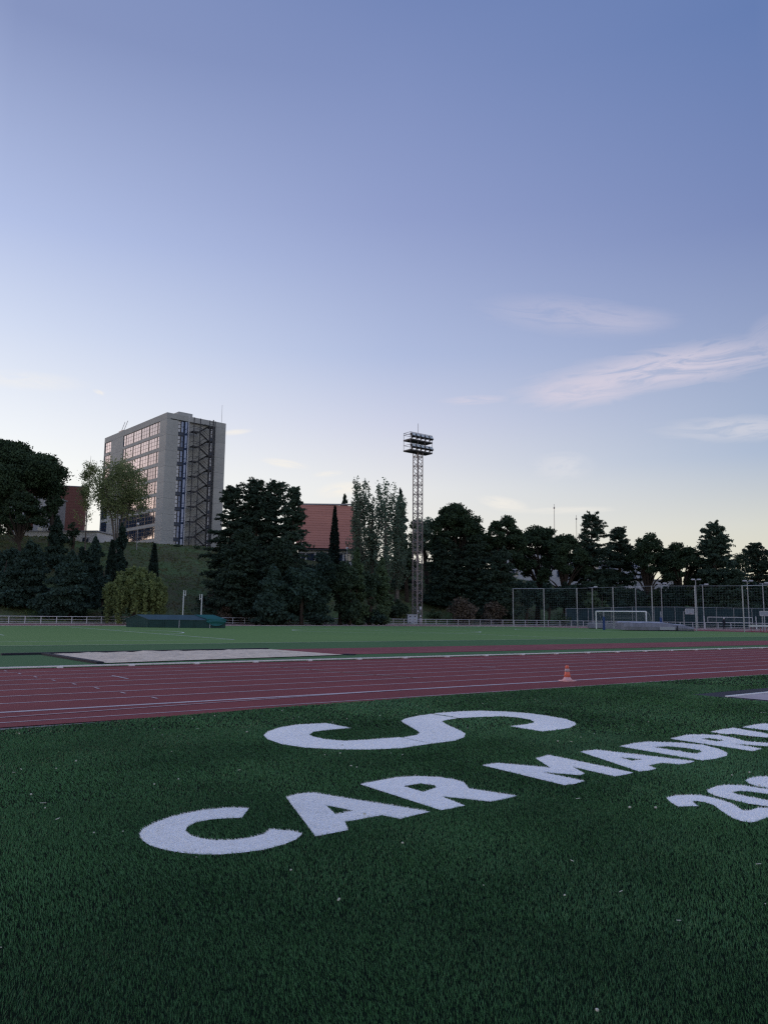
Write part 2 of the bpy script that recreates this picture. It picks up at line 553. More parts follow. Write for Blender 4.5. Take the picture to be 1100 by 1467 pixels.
def strip(name, pts, wd, z, m, parent=None):
    """a painted line along a polyline of (a, p)"""
    mb = MB()
    P = [Vector((a, p, 0)) for a, p in pts]
    L = []
    for i, q in enumerate(P):
        t = (P[min(i + 1, len(P) - 1)] - P[max(i - 1, 0)]).normalized()
        nn = Vector((-t.y, t.x, 0)) * wd / 2
        L.append((q + nn, q - nn))
    for (a, b), (c, d) in zip(L, L[1:]):
        mb.face([G(b.x, b.y, z), G(d.x, d.y, z), G(c.x, c.y, z), G(a.x, a.y, z)])
    return mb.build(name, m, parent)


def smooth(x):
    x = np.clip(x, 0, 1)
    return x * x * (3 - 2 * x)


def lump(x, y):
    return (np.sin(x * 0.21 + 1.3) * np.cos(y * 0.17) + 0.6 * np.sin(x * 0.47 + y * 0.39) + 0.4 * np.cos(x * 0.83 - y * 0.71)) / 2.0


def hill_z(x, y):
    """height of the bank round the far side of the ground"""
    x, y = np.asarray(x, float), np.asarray(y, float)
    a = x * TA.x + y * TA.y
    p = x * TP.x + y * TP.y
    s = np.hypot(a - np.clip(a, A0, A1), p - PC) - 48.6
    b = 550 + 1100 * x / np.maximum(y, 30.0)      # bearing
    s0 = np.interp(b, [560, 700, 790, 1100], [2.0, 4.0, 26.0, 34.0])
    L = np.interp(b, [200, 350, 560, 700, 800, 1100], [48, 48, 36, 34, 30, 30])
    H = np.interp(b, [0, 350, 520, 640, 720, 850, 1100], [15.9, 15.9, 14.0, 13.0, 11.0, 8.2, 8.0])
    f = np.clip((s - s0) / L, 0, 1)
    z = H * (0.62 * f + 0.38 * smooth(f)) * smooth((y - 70) / 20.0)
    z = z + 0.35 * lump(x, y) * smooth(f * 6) * smooth((1.05 - f) * 5)
    return np.where(f > 0, z, -0.25)


def hz(x, y):
    return float(hill_z(x, y))

# ------------------------------------------------------------------ setting: ground, bank, track, pitch
tag(MB().face([(-2500, -2500, -0.04), (2500, -2500, -0.04), (2500, 2500, -0.04), (-2500, 2500, -0.04)]).build('ground', M['soil']), kind='structure')
gx_, gy_ = np.meshgrid(np.arange(-200, 291, 2.0), np.arange(74, 390, 2.0))
V = np.stack([gx_, gy_, hill_z(gx_, gy_)], -1).reshape(-1, 3)
ny, nx = gx_.shape
ii = (np.arange(ny - 1)[:, None] * nx + np.arange(nx - 1)[None, :]).ravel()
F = np.stack([ii, ii + 1, ii + nx + 1, ii + nx], 1)
hm = np_mesh('hillside', V, F)
hm.polygons.foreach_set('use_smooth', [True] * len(hm.polygons))
tag(link_mesh('hillside', hm, M['slope']), kind='structure')
rg = np.random.RandomState(3)
n_ = 60000
bx, by = rg.uniform(-75, 70, n_), rg.uniform(96, 172, n_)
bz_ = hill_z(bx, by)
k_ = (bz_ > 0.05) & (rg.rand(n_) < 0.35 + 0.65 * (lump(bx * 1.7, by * 1.9) > -0.1))
bx, by, bz_ = bx[k_], by[k_], bz_[k_]
n_ = len(bx)
an_ = rg.uniform(0, 6.283, n_)
hh_ = rg.uniform(0.10, 0.34, n_)
ww_ = rg.uniform(0.10, 0.30, n_)
c_ = np.stack([bx, by, bz_ - 0.03], 1)
d_ = np.stack([np.cos(an_) * ww_, np.sin(an_) * ww_, np.zeros(n_)], 1)
t_ = c_ + np.stack([rg.uniform(-.1, .1, n_), rg.uniform(-.1, .1, n_), hh_], 1)
tag(link_mesh('bank_grass', np_mesh('bank_grass', np.stack([c_ - d_, c_ + d_, t_], 1).reshape(-1, 3), np.arange(3 * n_).reshape(-1, 3)), M['slope_tuft']), kind='stuff')
ring('perimeter_path', 46.9, 53.0, -0.012, M['path'])['kind'] = 'structure'

trk = tag(ring('running_track', 36.3, 47.9, 0.0, M['track'], n=60), kind='structure')
for k in range(1, 8):
    ring('lane_line', 36.4 + 1.22 * k - 0.034, 36.4 + 1.22 * k + 0.034, 0.004, M['line'], trk, 60)
ring('lane_line', 46.13, 46.26, 0.004, M['line_bold'], trk, 60)
strip('edge_line', [(-60, 12.24), (9, 12.17), (60, 12.2)], 0.05, 0.004, M['line'], trk)
strip('break_line', [(-14, 12.30), (-4, 12.42), (1.5, 12.70), (5, 13.03), (8, 13.28), (10, 13.36)], 0.05, 0.008, M['line'], trk)
for k, (a, p) in enumerate([(3.50, 22.55), (3.65, 21.4), (3.80, 20.2), (3.97, 19.05), (4.15, 17.85), (4.33, 16.7), (4.52, 15.5), (4.75, 14.3)]):
    strip('stagger_mark', [(a, p + 0.14), (a + 0.012, p - 0.14)], 0.05, 0.008, M['line'], trk)
strip('stagger_mark', [(5.5, 19.85), (5.56, 18.7)], 0.06, 0.008, M['line_bold'], trk)
strip('stagger_mark', [(16.2, 18.9), (16.35, 17.7)], 0.05, 0.008, M['line'], trk)
strip('hurdle_line', [(10.5, 21.4), (11.84, 15.66)], 0.05, 0.008, M['line_cream'], trk)
strip('hurdle_line', [(24.5, 21.3), (25.6, 17.2)], 0.05, 0.008, M['line'], trk)
strip('hurdle_line', [(38.0, 20.6), (38.6, 18.0)], 0.05, 0.008, M['line_cream'], trk)

tag(sheet('infield_turf', oval(36.25), 0.002, M['infield']), kind='structure')
pit = tag(sheet('football_pitch', [(-2, 38.6), (91, 38.6), (91, 94.2), (-2, 94.2)], 0.008, M['pitch']), kind='structure')


def pl(pts, wd=0.11):
    strip('pitch_line', pts, wd, 0.013, M['pitch_line'], pit)


PM = 65.5
pl([(3, 38.85), (88, 38.85)], 0.12); pl([(3, 92.2), (88, 92.2)]); pl([(3, 38.85), (3, 92.2)]); pl([(88, 38.85), (88, 92.2)])
pl([(45.5, 38.9), (45.5, 92.1)], 0.12)
pl([(45.5 + 9.6 * math.cos(t), PM + 9.6 * math.sin(t)) for t in np.linspace(0, 2 * math.pi, 50)], 0.14)
for s_, g in ((1, 3.0), (-1, 88.0)):
    e = g + s_ * 16.4
    pl([(g, PM - 21.4), (e, PM - 21.4)], 0.12); pl([(g, PM + 21.4), (e, PM + 21.4)]); pl([(e, PM - 21.4), (e, PM + 21.4)], 0.14)
    pl([(g, PM - 9.2), (g + s_ * 5.5, PM - 9.2), (g + s_ * 5.5, PM + 9.2), (g, PM + 9.2)])
    pl([(e + s_ * 3.8 * math.cos(t), PM + 7.3 * math.sin(t)) for t in np.linspace(-math.pi / 2, math.pi / 2, 24)], 0.16)
tag(sheet('high_jump_apron', [(91.2, 42), (100.5, 42), (102.0, 50), (102.3, 60), (101.5, 70), (98, 78), (91.2, 90)], 0.006, M['runway']), kind='structure')
tag(sheet('jump_runway', [(15.4, 26.3), (70, 26.0), (70, 31.5), (15.4, 31.4)], 0.012, M['runway']), kind='structure')

# sand pit on the infield, with its dark rubber edging
sp = tag(empty('sand_pit', G(0, 0)), 'long pale sand landing pit with dark rubber edging between the inner kerb and the pitch', 'sand pit')
PITP = [(6.25, 30.6), (15.45, 31.25), (15.95, 25.85), (6.6, 24.5)]
n0 = 26
vs, fs = [], []
rs = np.random.RandomState(5)
for i in range(n0 + 1):
    for j in range(n0 + 1):
        u, v = i / n0, j / n0
        q = [(1 - u) * (1 - v) * PITP[0][k] + u * (1 - v) * PITP[1][k] + u * v * PITP[2][k] + (1 - u) * v * PITP[3][k] for k in (0, 1)]
        edge = min(u, v, 1 - u, 1 - v)
        vs.append(G(q[0], q[1], 0.03 + (0.05 * rs.rand() + 0.05 * rs.rand() ** 3) * min(1, edge * 8)))
for i in range(n0):
    for j in range(n0):
        k = i * (n0 + 1) + j
        fs.append((k, k + n0 + 1, k + n0 + 2, k + 1))
mb = MB(); mb.v = vs; mb.f = fs
mb.build('sand', M['sand'], sp)


def edge_box(name, q0, q1, wd, ht, m, parent, z0=0.0):
    a, b = G(*q0), G(*q1)
    d = b - a
    return MB().box((a + b) / 2 + Vector((0, 0, z0 + ht / 2)), (d.length, wd, ht), math.atan2(d.y, d.x)).build(name, m, parent)


edge_box('edging', (4.6, 30.72), (15.4, 31.42), 0.28, 0.075, M['rubber'], sp)
edge_box('edging', (6.0, 30.5), (6.42, 24.5), 0.22, 0.07, M['rubber'], sp)
edge_box('edging', (16.35, 25.8), (16.2, 26.25), 0.35, 0.045, M['rubber'], sp)

# pit beside the near turf
sp2 = tag(empty('sand_pit', G(0, 0)), 'pale pit with broad black rubber edge cut into the near turf by the lettering', 'sand pit')
MB().face([G(a, p, 0.012) for a, p in ((14.33, 9.67), (26, 9.95), (26, 9.45), (14.53, 9.06), (14.62, 8.10), (14.47, 8.13))]).build('rubber_edge', M['rubber'], sp2)
MB().face([G(a, p, 0.014) for a, p in ((14.60, 9.03), (26, 9.42), (26, 6.2), (14.90, 6.2))]).build('slab', M['pale_slab'], sp2)
edge_box('border', (14.59, 9.06), (26, 9.45), 0.06, 0.03, M['white_kerb'], sp2)

# near turf
near_edge = [(-60, 11.2), (0, 11.28), (3, 11.52), (6, 11.86), (10, 12.05), (20, 12.12), (60, 12.16)]
tag(sheet('near_turf', near_edge + [(70, -40), (-60, -40)], 0.006, M['turf_base']), kind='structure')

# kerb on its short feet
kb = tag(empty('track_kerb', G(0, 0)), 'low white metal kerb on small feet along inner edge of the red track', 'kerb')
mb = MB()
zz0, zz1 = 0.028, 0.062
K0, K1 = oval(36.28, 60), oval(36.36, 60)
k = len(K0)
mb.v = [G(a, p, zz0) for a, p in K0] + [G(a, p, zz1) for a, p in K0] + [G(a, p, zz0) for a, p in K1] + [G(a, p, zz1) for a, p in K1]
for j in range(k):
    j2 = (j + 1) % k
    mb.f += [(k + j, k + j2, 3 * k + j2, 3 * k + j), (2 * k + j, 3 * k + j, 3 * k + j2, 2 * k + j2), (j, k + j, k + j2, j2), (j, j2, 2 * k + j2, 2 * k + j)]
mb.build('rail', M['white_kerb'], kb)
foot = MB().box((0, 0, 0.016), (0.16, 0.13, 0.032)).mesh('foot')
for a in np.arange(-17.0, 66.0, 2.0):
    link_mesh('foot', foot, M['white_kerb'], kb, G(a, 23.27), (0, 0, ROT_A))

# ------------------------------------------------------------------ artificial grass and the white lettering
LETTERS = {
    'C': ([(-1.053, 6.407), (-1.225, 6.41), (-1.396, 6.327), (-1.508, 6.223), (-1.615, 6.077), (-1.676, 5.917), (-1.705, 5.767), (-1.69, 5.646), (-1.632, 5.512), (-1.54, 5.387), (-1.419, 5.296), (-1.288, 5.232), (-1.147, 5.203), (-1.025, 5.207), (-0.89, 5.252), (-0.766, 5.319), (-0.655, 5.436), (-0.583, 5.558), (-0.554, 5.7), (-0.641, 5.766), (-0.794, 5.802), (-0.821, 5.678), (-0.906, 5.585), (-0.994, 5.528), (-1.132, 5.512), (-1.241, 5.557), (-1.322, 5.62), (-1.391, 5.738), (-1.405, 5.842), (-1.374, 5.973), (-1.275, 6.059), (-1.162, 6.095), (-1.057, 6.114)],
        None),
    'A': ([(-0.804, 6.786), (-0.723, 6.909), (-0.596, 6.968), (0.39, 6.351), (0.281, 6.26), (0.153, 6.13), (0.008, 6.232), (-0.269, 6.024), (-0.233, 5.808), (-0.325, 5.733), (-0.456, 5.64)],
        [(-0.447, 6.524), (-0.214, 6.361), (-0.35, 6.234)]),
    'R': ([(-0.191, 7.329), (-0.021, 7.496), (0.154, 7.65), (0.346, 7.71), (0.536, 7.684), (0.689, 7.586), (0.776, 7.442), (0.791, 7.199), (1.178, 6.932), (1.06, 6.814), (0.917, 6.715), (0.52, 6.879), (0.69, 6.564), (0.588, 6.479), (0.478, 6.405)],
        [(0.202, 7.265), (0.36, 7.389), (0.496, 7.311), (0.497, 7.216), (0.371, 7.04)]),
    'M': ([(1.055, 8.296), (1.698, 7.377), (1.814, 7.448), (1.931, 7.568), (1.608, 7.969), (1.956, 7.838), (2.025, 7.93), (1.985, 8.264), (2.289, 7.796), (2.425, 7.899), (2.531, 7.994), (1.884, 8.939), (1.695, 8.723), (1.742, 8.202), (1.234, 8.432)],
        None),
    'A2': ([(2.296, 9.177), (2.608, 8.057), (2.727, 8.109), (2.84, 8.218), (2.807, 8.38), (3.012, 8.536), (3.163, 8.459), (3.298, 8.535), (3.408, 8.646), (2.516, 9.323)],
        [(2.637, 8.838), (2.873, 8.732), (2.724, 8.634)]),
    'D': ([(2.872, 9.58), (3.125, 9.821), (3.339, 9.952), (3.542, 9.93), (3.754, 9.885), (3.96, 9.738), (4.026, 9.458), (4.002, 9.178), (3.917, 9.007), (3.718, 8.826), (3.516, 8.705)],
        [(3.267, 9.55), (3.466, 9.618), (3.65, 9.52), (3.752, 9.367), (3.746, 9.264), (3.611, 9.106)]),
    'R2': ([(3.724, 10.217), (4.024, 10.515), (4.135, 10.592), (4.328, 10.605), (4.488, 10.573), (4.575, 10.407), (4.618, 10.244), (4.608, 10.083), (4.855, 9.943), (4.996, 9.823), (4.761, 9.604), (4.728, 9.688), (4.38, 9.859), (4.562, 9.507), (4.367, 9.336)],
        [(4.129, 10.236), (4.254, 10.302), (4.384, 10.124), (4.237, 10.019)]),
    'I': ([(4.514, 10.861), (4.793, 11.116), (5.022, 11.279), (5.116, 11.025), (5.237, 10.712), (5.37, 10.393), (5.125, 10.172), (5.081, 10.399), (4.887, 10.539), (4.749, 10.705), (4.621, 10.661)],
        None),
    'D2': ([(5.176, 11.35), (5.444, 11.595), (5.666, 11.75), (5.863, 11.786), (6.015, 11.733), (6.088, 11.509), (6.011, 11.233), (5.72, 10.927), (5.508, 10.812), (5.412, 11.065)],
        [(5.668, 11.457), (5.83, 11.49), (5.885, 11.372), (5.73, 11.213)]),
    '2': ([(2.467, 6.917), (2.572, 6.998), (2.692, 7.03), (2.804, 7.02), (2.871, 6.946), (2.915, 6.844), (2.95, 6.73), (2.941, 6.598), (2.937, 6.491), (2.984, 6.493), (3.109, 6.598), (3.186, 6.585), (3.265, 6.528), (3.042, 6.295), (2.908, 6.183), (2.828, 6.13), (2.779, 6.158), (2.744, 6.237), (2.748, 6.425), (2.774, 6.677), (2.742, 6.764), (2.694, 6.816), (2.643, 6.796), (2.63, 6.741), (2.631, 6.629), (2.559, 6.626), (2.454, 6.605), (2.445, 6.751)],
        None),
    '0': ([(2.943, 7.213), (3.029, 7.321), (3.124, 7.411), (3.24, 7.46), (3.376, 7.444), (3.468, 7.342), (3.543, 7.303), (3.621, 7.184), (3.608, 6.987), (3.444, 6.759), (3.301, 6.648), (3.215, 6.644), (3.09, 6.736), (2.993, 6.903), (2.935, 7.014), (2.922, 7.131)],
        [(3.139, 7.149), (3.219, 7.206), (3.309, 7.202), (3.44, 7.096), (3.471, 6.981), (3.359, 6.845), (3.318, 6.851), (3.209, 6.988), (3.154, 7.063)]),
    '0b': ([(3.502, 7.675), (3.605, 7.788), (3.74, 7.862), (3.848, 7.858), (3.967, 7.759), (4.005, 7.608), (3.997, 7.452), (3.867, 7.318), (3.729, 7.25), (3.634, 7.299), (3.568, 7.355), (3.491, 7.428), (3.478, 7.56)],
        [(3.713, 7.616), (3.81, 7.644), (3.891, 7.557), (3.802, 7.443), (3.728, 7.483)]),
    'e1': ([(-0.421, 10.867), (-0.791, 11.313), (-1.183, 11.153), (-1.408, 10.825), (-1.505, 10.454), (-1.508, 10.14), (-1.414, 9.839), (-1.19, 9.483), (-0.883, 9.255), (-0.507, 9.17), (-0.14, 9.171), (0.23, 9.291), (0.601, 9.632), (0.229, 10.101), (-0.153, 9.885), (-0.464, 9.778), (-0.707, 9.885), (-0.875, 10.091), (-0.936, 10.246), (-0.901, 10.497), (-0.704, 10.698)],
        None),
    'e2': ([(0.784, 12.487), (1.147, 12.021), (0.959, 11.792), (0.883, 11.635), (0.939, 11.244), (1.077, 10.679), (1.106, 10.452), (1.057, 10.159), (0.91, 9.875), (0.616, 9.635), (0.269, 10.078), (0.458, 10.304), (0.507, 10.486), (0.476, 10.715), (0.396, 11.084), (0.305, 11.499), (0.289, 11.645), (0.346, 11.879), (0.542, 12.215)],
        None),
    'e3': ([(0.816, 12.554), (1.239, 12.834), (1.617, 12.958), (2.003, 12.899), (2.36, 12.705), (2.623, 12.384), (2.809, 12.034), (2.86, 11.658), (2.812, 11.437), (2.64, 11.114), (2.396, 10.883), (2.178, 10.741), (1.823, 11.207), (2.062, 11.381), (2.223, 11.572), (2.261, 11.704), (2.244, 11.951), (2.079, 12.196), (1.856, 12.301), (1.521, 12.192), (1.175, 12.043)],
        None),
}

rng = np.random.RandomState(11)


def inside(pts, poly):
    x, y = pts[:, 0], pts[:, 1]
    r = np.zeros(len(pts), bool)
    n = len(poly)
    for i in range(n):
        x0, y0 = poly[i]
        x1, y1 = poly[(i + 1) % n]
        if y0 == y1: continue
        c = ((y0 > y) != (y1 > y)) & (x < (x1 - x0) * (y - y0) / (y1 - y0) + x0)
        r ^= c
    return r


def in_letter(pts, L):
    q = inside(pts, L[0])
    if L[1]: q &= ~inside(pts, L[1])
    return q


def blades(pts, ht, wd, lean=0.55, fine=True):
    """one bent sliver for each point; the pile leans a little with the way the turf was rolled"""
    n = len(pts)
    h_ = ht * rng.uniform(0.65, 1.2, n)
    w_ = wd * rng.uniform(0.7, 1.3, n)
    an = rng.uniform(0, 2 * math.pi, n)
    wdir = np.stack([np.cos(an), np.sin(an)], 1)
    la = rng.uniform(0, 2 * math.pi, n)
    k = lump(pts[:, 0] * 3.1 + 4, pts[:, 1] * 2.3) + 0.5 * lump(pts[:, 0] * 9.0, pts[:, 1] * 8.0 + 2)
    ld = np.stack([np.cos(la), np.sin(la)], 1) * (rng.uniform(0.1, 1.0, n) * lean)[:, None]
    ld += np.array(TA.xy)[None, :] * (0.55 * k)[:, None] + np.array(TP.xy)[None, :] * 0.18
    ld *= h_[:, None]
    base = np.concatenate([pts, np.full((n, 1), 0.006)], 1)
    a = base.copy(); a[:, :2] -= wdir * w_[:, None] / 2
    b = base.copy(); b[:, :2] += wdir * w_[:, None] / 2
    e = base.copy(); e[:, :2] += ld; e[:, 2] += h_ * 0.95
    if not fine:
        return np.stack([a, b, e], 1).reshape(-1, 3), np.arange(3 * n).reshape(-1, 3)
    c = base.copy(); c[:, :2] += wdir * w_[:, None] * 0.32 + ld * 0.35; c[:, 2] += h_ * 0.6
    d = base.copy(); d[:, :2] += -wdir * w_[:, None] * 0.32 + ld * 0.35; d[:, 2] += h_ * 0.6
    Vv = np.stack([a, b, c, d, e], 1).reshape(-1, 3)
    i = np.arange(n) * 5
    Ff = np.concatenate([np.stack([i, i + 1, i + 2], 1), np.stack([i, i + 2, i + 3], 1), np.stack([i + 3, i + 2, i + 4], 1)])
    return Vv, Ff


allp = []
ne = np.array(near_edge)
for r0, r1, dens, ht, wd in ((1.3, 4.2, 13000, 0.0185, 0.0023), (4.2, 7.0, 9000, 0.020, 0.0036), (7.0, 11.0, 4500, 0.021, 0.0075), (11.0, 20.0, 1200, 0.022, 0.018), (20.0, 34.0, 260, 0.026, 0.032)):
    # scattered in a wedge in front of the camera
    half = 0.85 if r1 < 8 else 0.66
    n = int(dens * half * (r1 ** 2 - r0 ** 2))
    rr = np.sqrt(rng.uniform(r0 ** 2, r1 ** 2, n))
    th = rng.uniform(-half, half, n)
    P = np.stack([rr * np.sin(th), rr * np.cos(th)], 1)
    a = P @ np.array(TA.xy); p = P @ np.array(TP.xy)
    keep = p < np.interp(a, ne[:, 0], ne[:, 1]) + 0.01 * rng.randn(n)
    keep &= ~((a > 14.42) & (p > 6.2) & (p < 9.70 + (a - 14.4) * 0.02) & (p > 9.67 - (a - 14.33) * 11.0))
    P = P[keep]
    for L in LETTERS.values():
        P = P[~in_letter(P, L)]
    allp.append(blades(P, ht, wd, 0.55, r0 < 6))
off, Vs, Fs = 0, [], []
for Vv, Ff in allp:
    Vs.append(Vv); Fs.append(Ff + off); off += len(Vv)
tag(link_mesh('artificial_grass', np_mesh('artificial_grass', np.concatenate(Vs), np.concatenate(Fs)), M['blade']), kind='stuff')


def letter_obj(name, L, parent=None):
    poly = np.array(L[0])
    lo, hi = poly.min(0), poly.max(0)
    area = float((hi - lo).prod())
    dist = float(np.hypot(*poly.mean(0)))
    dens = 17000 if dist < 6.5 else (10000 if dist < 9 else 6000)
    wd = 0.0042 if dist < 6.5 else (0.0062 if dist < 9 else 0.009)
    P = rng.uniform(lo, hi, (int(dens * area), 2))
    P = P[in_letter(P, L)]
    Vv, Ff = blades(P, 0.021, wd, 0.6, dist < 6.5)
    # the white pile's own backing, with the counter left open
    from mathutils.geometry import tessellate_polygon
    loops = [[Vector((x, y, 0)) for x, y in L[0]]] + ([[Vector((x, y, 0)) for x, y in L[1]]] if L[1] else [])
    tri = np.array(tessellate_polygon(loops))
    B = np.array([(v.x, v.y, 0.013) for lp in loops for v in lp])
    # wind every backing triangle upwards
    e1, e2 = B[tri[:, 1]] - B[tri[:, 0]], B[tri[:, 2]] - B[tri[:, 0]]
    flip = (e1[:, 0] * e2[:, 1] - e1[:, 1] * e2[:, 0]) < 0
    tri[flip] = tri[flip][:, ::-1]
    o = link_mesh(name, np_mesh(name, np.concatenate([Vv, B]), np.concatenate([Ff, tri + len(Vv)])), M['white_blade'], parent)
    return o


for key, lab in (('C', 'white turf letter C, first letter of the word CAR'), ('A', 'white turf letter A in the middle of the word CAR'),
                 ('R', 'white turf letter R that ends the word CAR'), ('M', 'white turf letter M, first letter of MADRID'),
                 ('A2', 'white turf letter A between M and D of MADRID'), ('D', 'first white turf letter D of MADRID, before its R'),
                 ('R2', 'white turf letter R in the middle of MADRID'), ('I', 'thin white turf letter I of MADRID next to its R'),
                 ('D2', 'last white turf letter D of MADRID, cut by the frame edge')):
    tag(letter_obj('turf_letter', LETTERS[key]), lab, 'letter', 'white letters of the wording in the near turf')
for key, lab in (('2', 'white turf numeral 2 under the word MADRID'), ('0', 'white turf numeral 0 right behind the numeral 2'),
                 ('0b', 'white turf numeral at the frame edge beyond the first 0')):
    tag(letter_obj('turf_numeral', LETTERS[key]), lab, 'numeral', 'white numerals of the year in the near turf')
em = empty('turf_emblem', (0, 0, 0), 0, 'large white turf emblem of joined C and S curves above the wording', 'emblem')
for key, nm in (('e1', 'letter_curve'), ('e2', 'joining_curve'), ('e3', 'hook_curve')):
    letter_obj(nm, LETTERS[key], em)

# pale bits lying on the turf
mb = MB()
for i in range(150):
    r_, t_ = math.sqrt(rng.uniform(1.5 ** 2, 15 ** 2)), rng.uniform(-0.6, 0.6)
    c = Vector((r_ * math.sin(t_), r_ * math.cos(t_), 0.034))
    if c.dot(TP) > 11.3: continue
    s_ = rng.uniform(0.003, 0.008) * (1.0 if r_ < 6 else 1.5)
    if rng.rand() < 0.3:
        an = rng.uniform(0, 6.28)
        mb.box(c, (s_ * 5, s_ * 0.6, 0.003), an)
    else:
        mb.box(c, (s_ * 1.6, s_ * 1.2, s_), rng.uniform(0, 3))
tag(mb.build('petal_litter', M['speck']), kind='stuff')

# ------------------------------------------------------------------ traffic cone
c0 = G(14.64, 13.28, 0.004)
cn = empty('traffic_cone', c0, 0.5, 'orange plastic cone with grey band standing on the outer lane of red track', 'traffic cone')
H_ = 0.375
MB().box((0, 0, 0.012), (0.30, 0.30, 0.024)).build('base', M['cone_base'], cn)
MB().lathe([(0.135, 0.024), (0.105, 0.05), (0.085, 0.075), (0.079, 0.10)], 20).build('skirt', M['cone_base'], cn, True)
MB().lathe([(0.079, 0.10), (0.059, 0.225)], 20).build('lower_body', M['cone'], cn, True)
MB().lathe([(0.0595, 0.225), (0.0495, 0.30)], 20).build('reflective_band', M['cone_band'], cn, True)
MB().lathe([(0.048, 0.30), (0.040, 0.362), (0.034, H_), (0.018, H_ + 0.004)], 20).build('upper_body', M['cone'], cn, True)

# ------------------------------------------------------------------ railing round the far side
rl = empty('trackside_railing', G(0, 0), 0, 'long low white tubular railing round the far side of the track', 'railing')
RR = 48.3
path = [(a, PC + RR) for a in np.arange(-46.0, A1, 1.9)]
nb = int(RR * math.radians(125) / 1.9)
path += [(A1 + RR * math.cos(t), PC + RR * math.sin(t)) for t in np.linspace(math.pi / 2, math.pi / 2 - math.radians(125), nb)]
for zr, rr in ((1.0, 0.038), (0.62, 0.020), (0.28, 0.030)):
    MB().tube([G(a, p, zr) for a, p in path], rr, 5).build('rail', M['white_metal'], rl)
post = MB().box((0, 0, 0.48), (0.075, 0.075, 1.0)).mesh('post')
for a, p in path:
    link_mesh('post', post, M['white_metal'], rl, G(a, p))
mb = MB()
for (a, p), (c, d) in zip(path, path[1:]):
    q, r_ = G(a, p), G(c, d)
    v = r_ - q
    mb.box((q + r_) / 2 + Vector((0, 0, 0.05)), (v.length, 0.14, 0.14), math.atan2(v.y, v.x))
mb.build('footing', M['pale_slab'], rl)

# ------------------------------------------------------------------ tower block
bz = 15.9
CT = at(240, 590.5, 165)
ZT = CT.z - bz
azL, azR = math.radians(-41.5), math.radians(48.5)
tb = empty('tower_block', (CT.x, CT.y, bz), math.pi / 2 - azR, 'tall grey concrete tower block with outside steel stair on the bank', 'building')
# local x runs along the stair facade, local y along the window facade
LW, RW = 34.9, 14.66
# window facade (x = 0 plane, seen from -x)
PX = 0.9


def wall(name, x0, x1, y0, y1, z0, z1, m=M['concrete']):
    return MB().box(((x0 + x1) / 2, (y0 + y1) / 2, (z0 + z1) / 2), (x1 - x0, y1 - y0, z1 - z0)).build(name, m, tb)


FP = 3.38
rows = [ZT - 1.42 - FP * i for i in range(8)]       # tops of the window rows
wall('core', PX, RW - 0.6, 0.9, LW, 0, ZT - 0.25, M['concrete_dark'])


def panelled(x0, x1, y0, y1, z1, n_):
    """storey-high cast panels with open joints between them"""
    hh = z1 / n_
    me = MB().box((0, 0, 0), (x1 - x0, y1 - y0, hh - 0.03)).mesh('concrete_panel')
    for i in range(n_):
        link_mesh('concrete_panel', me, M['concrete'], tb, ((x0 + x1) / 2, (y0 + y1) / 2, hh * (i + 0.5)))


panelled(0, 2.82, 0, 3.4, ZT - 1.40, 8)
panelled(0, PX, 23.2, 30.6, ZT - 1.40, 8)
wall('end_pier', 0, PX, 34.5, LW, 0.0, ZT - 1.40)
wall('parapet', 0, PX, 0, LW, ZT - 1.38, ZT)
wall('end_parapet', PX + 0.003, RW, 0, 0.9, ZT - 1.2, ZT - 0.003)
panelled(11.9, RW, 0, 0.9, ZT - 1.21, 8)
wall('far_wall', RW - 0.6, RW, 0.903, LW, 0, ZT - 0.3)
wall('plinth', -0.5, 3.2, -0.5, LW + 1, -2.5, 0.6, M['concrete'])
for i, zt in enumerate(rows):
    zb_ = zt - 2.68
    lo = zb_ - (FP - 2.68)
    wall('sill_beam', 0.06, PX, 3.41, 23.19, lo + 0.012, zb_ - 0.01)
    wall('sill_beam', 0.06, PX, 30.61, 34.49, lo + 0.012, zb_ - 0.01)


def window(parent, y0, y1, z0, z1, nx_, nz_, x=0.13, pane=M['glass'], pname='pane'):
    """frame with its bars, and the glass set behind them; seen from -x"""
    mb = MB()
    wy, wz = y1 - y0, z1 - z0
    t = 0.08
    for yy in (y0 + t / 2, y1 - t / 2):
        mb.box((x, yy, (z0 + z1) / 2), (0.07, t, wz))
    for z in (z0 + t / 2, z1 - t / 2):
        mb.box((x, (y0 + y1) / 2, z), (0.065, wy - 2 * t - 0.004, t))
    for i in range(1, nx_):
        mb.box((x + 0.01, y0 + wy * i / nx_, (z0 + z1) / 2), (0.03, 0.075, wz - 2 * t - 0.004))
    for i in range(1, nz_):
        mb.box((x + 0.012, (y0 + y1) / 2, z0 + wz * i / nz_), (0.026, wy - 2 * t - 0.006, 0.065))
    fr = mb.build('window', M['frame_dark'], parent)
    MB().box((x + 0.035, (y0 + y1) / 2, (z0 + z1) / 2), (0.02, wy - 2 * t + 0.02, wz - 2 * t + 0.02)).build(pname, pane, fr)
    return fr


bays = [(3.42, 4.55, 1), (4.70, 8.80, 3), (9.0, 13.1, 3), (13.3, 17.4, 3), (17.6, 21.75, 3), (21.9, 23.18, 1), (30.62, 34.48, 3)]
for i, zt in enumerate(rows):
    for y0, y1, n_ in bays:
        window(tb, y0, y1, zt - 2.68, zt, n_, 3)
for y in (4.625, 8.9, 13.2, 17.5, 21.825):
    wall('mullion_pier', 0.09, 0.5, y - 0.07, y + 0.07, 0.62, ZT - 1.4, M['frame_dark'])
# narrow windows either side of the stair, seen from -y
rows2 = [ZT - 1.2 - FP * i for i in range(9)]


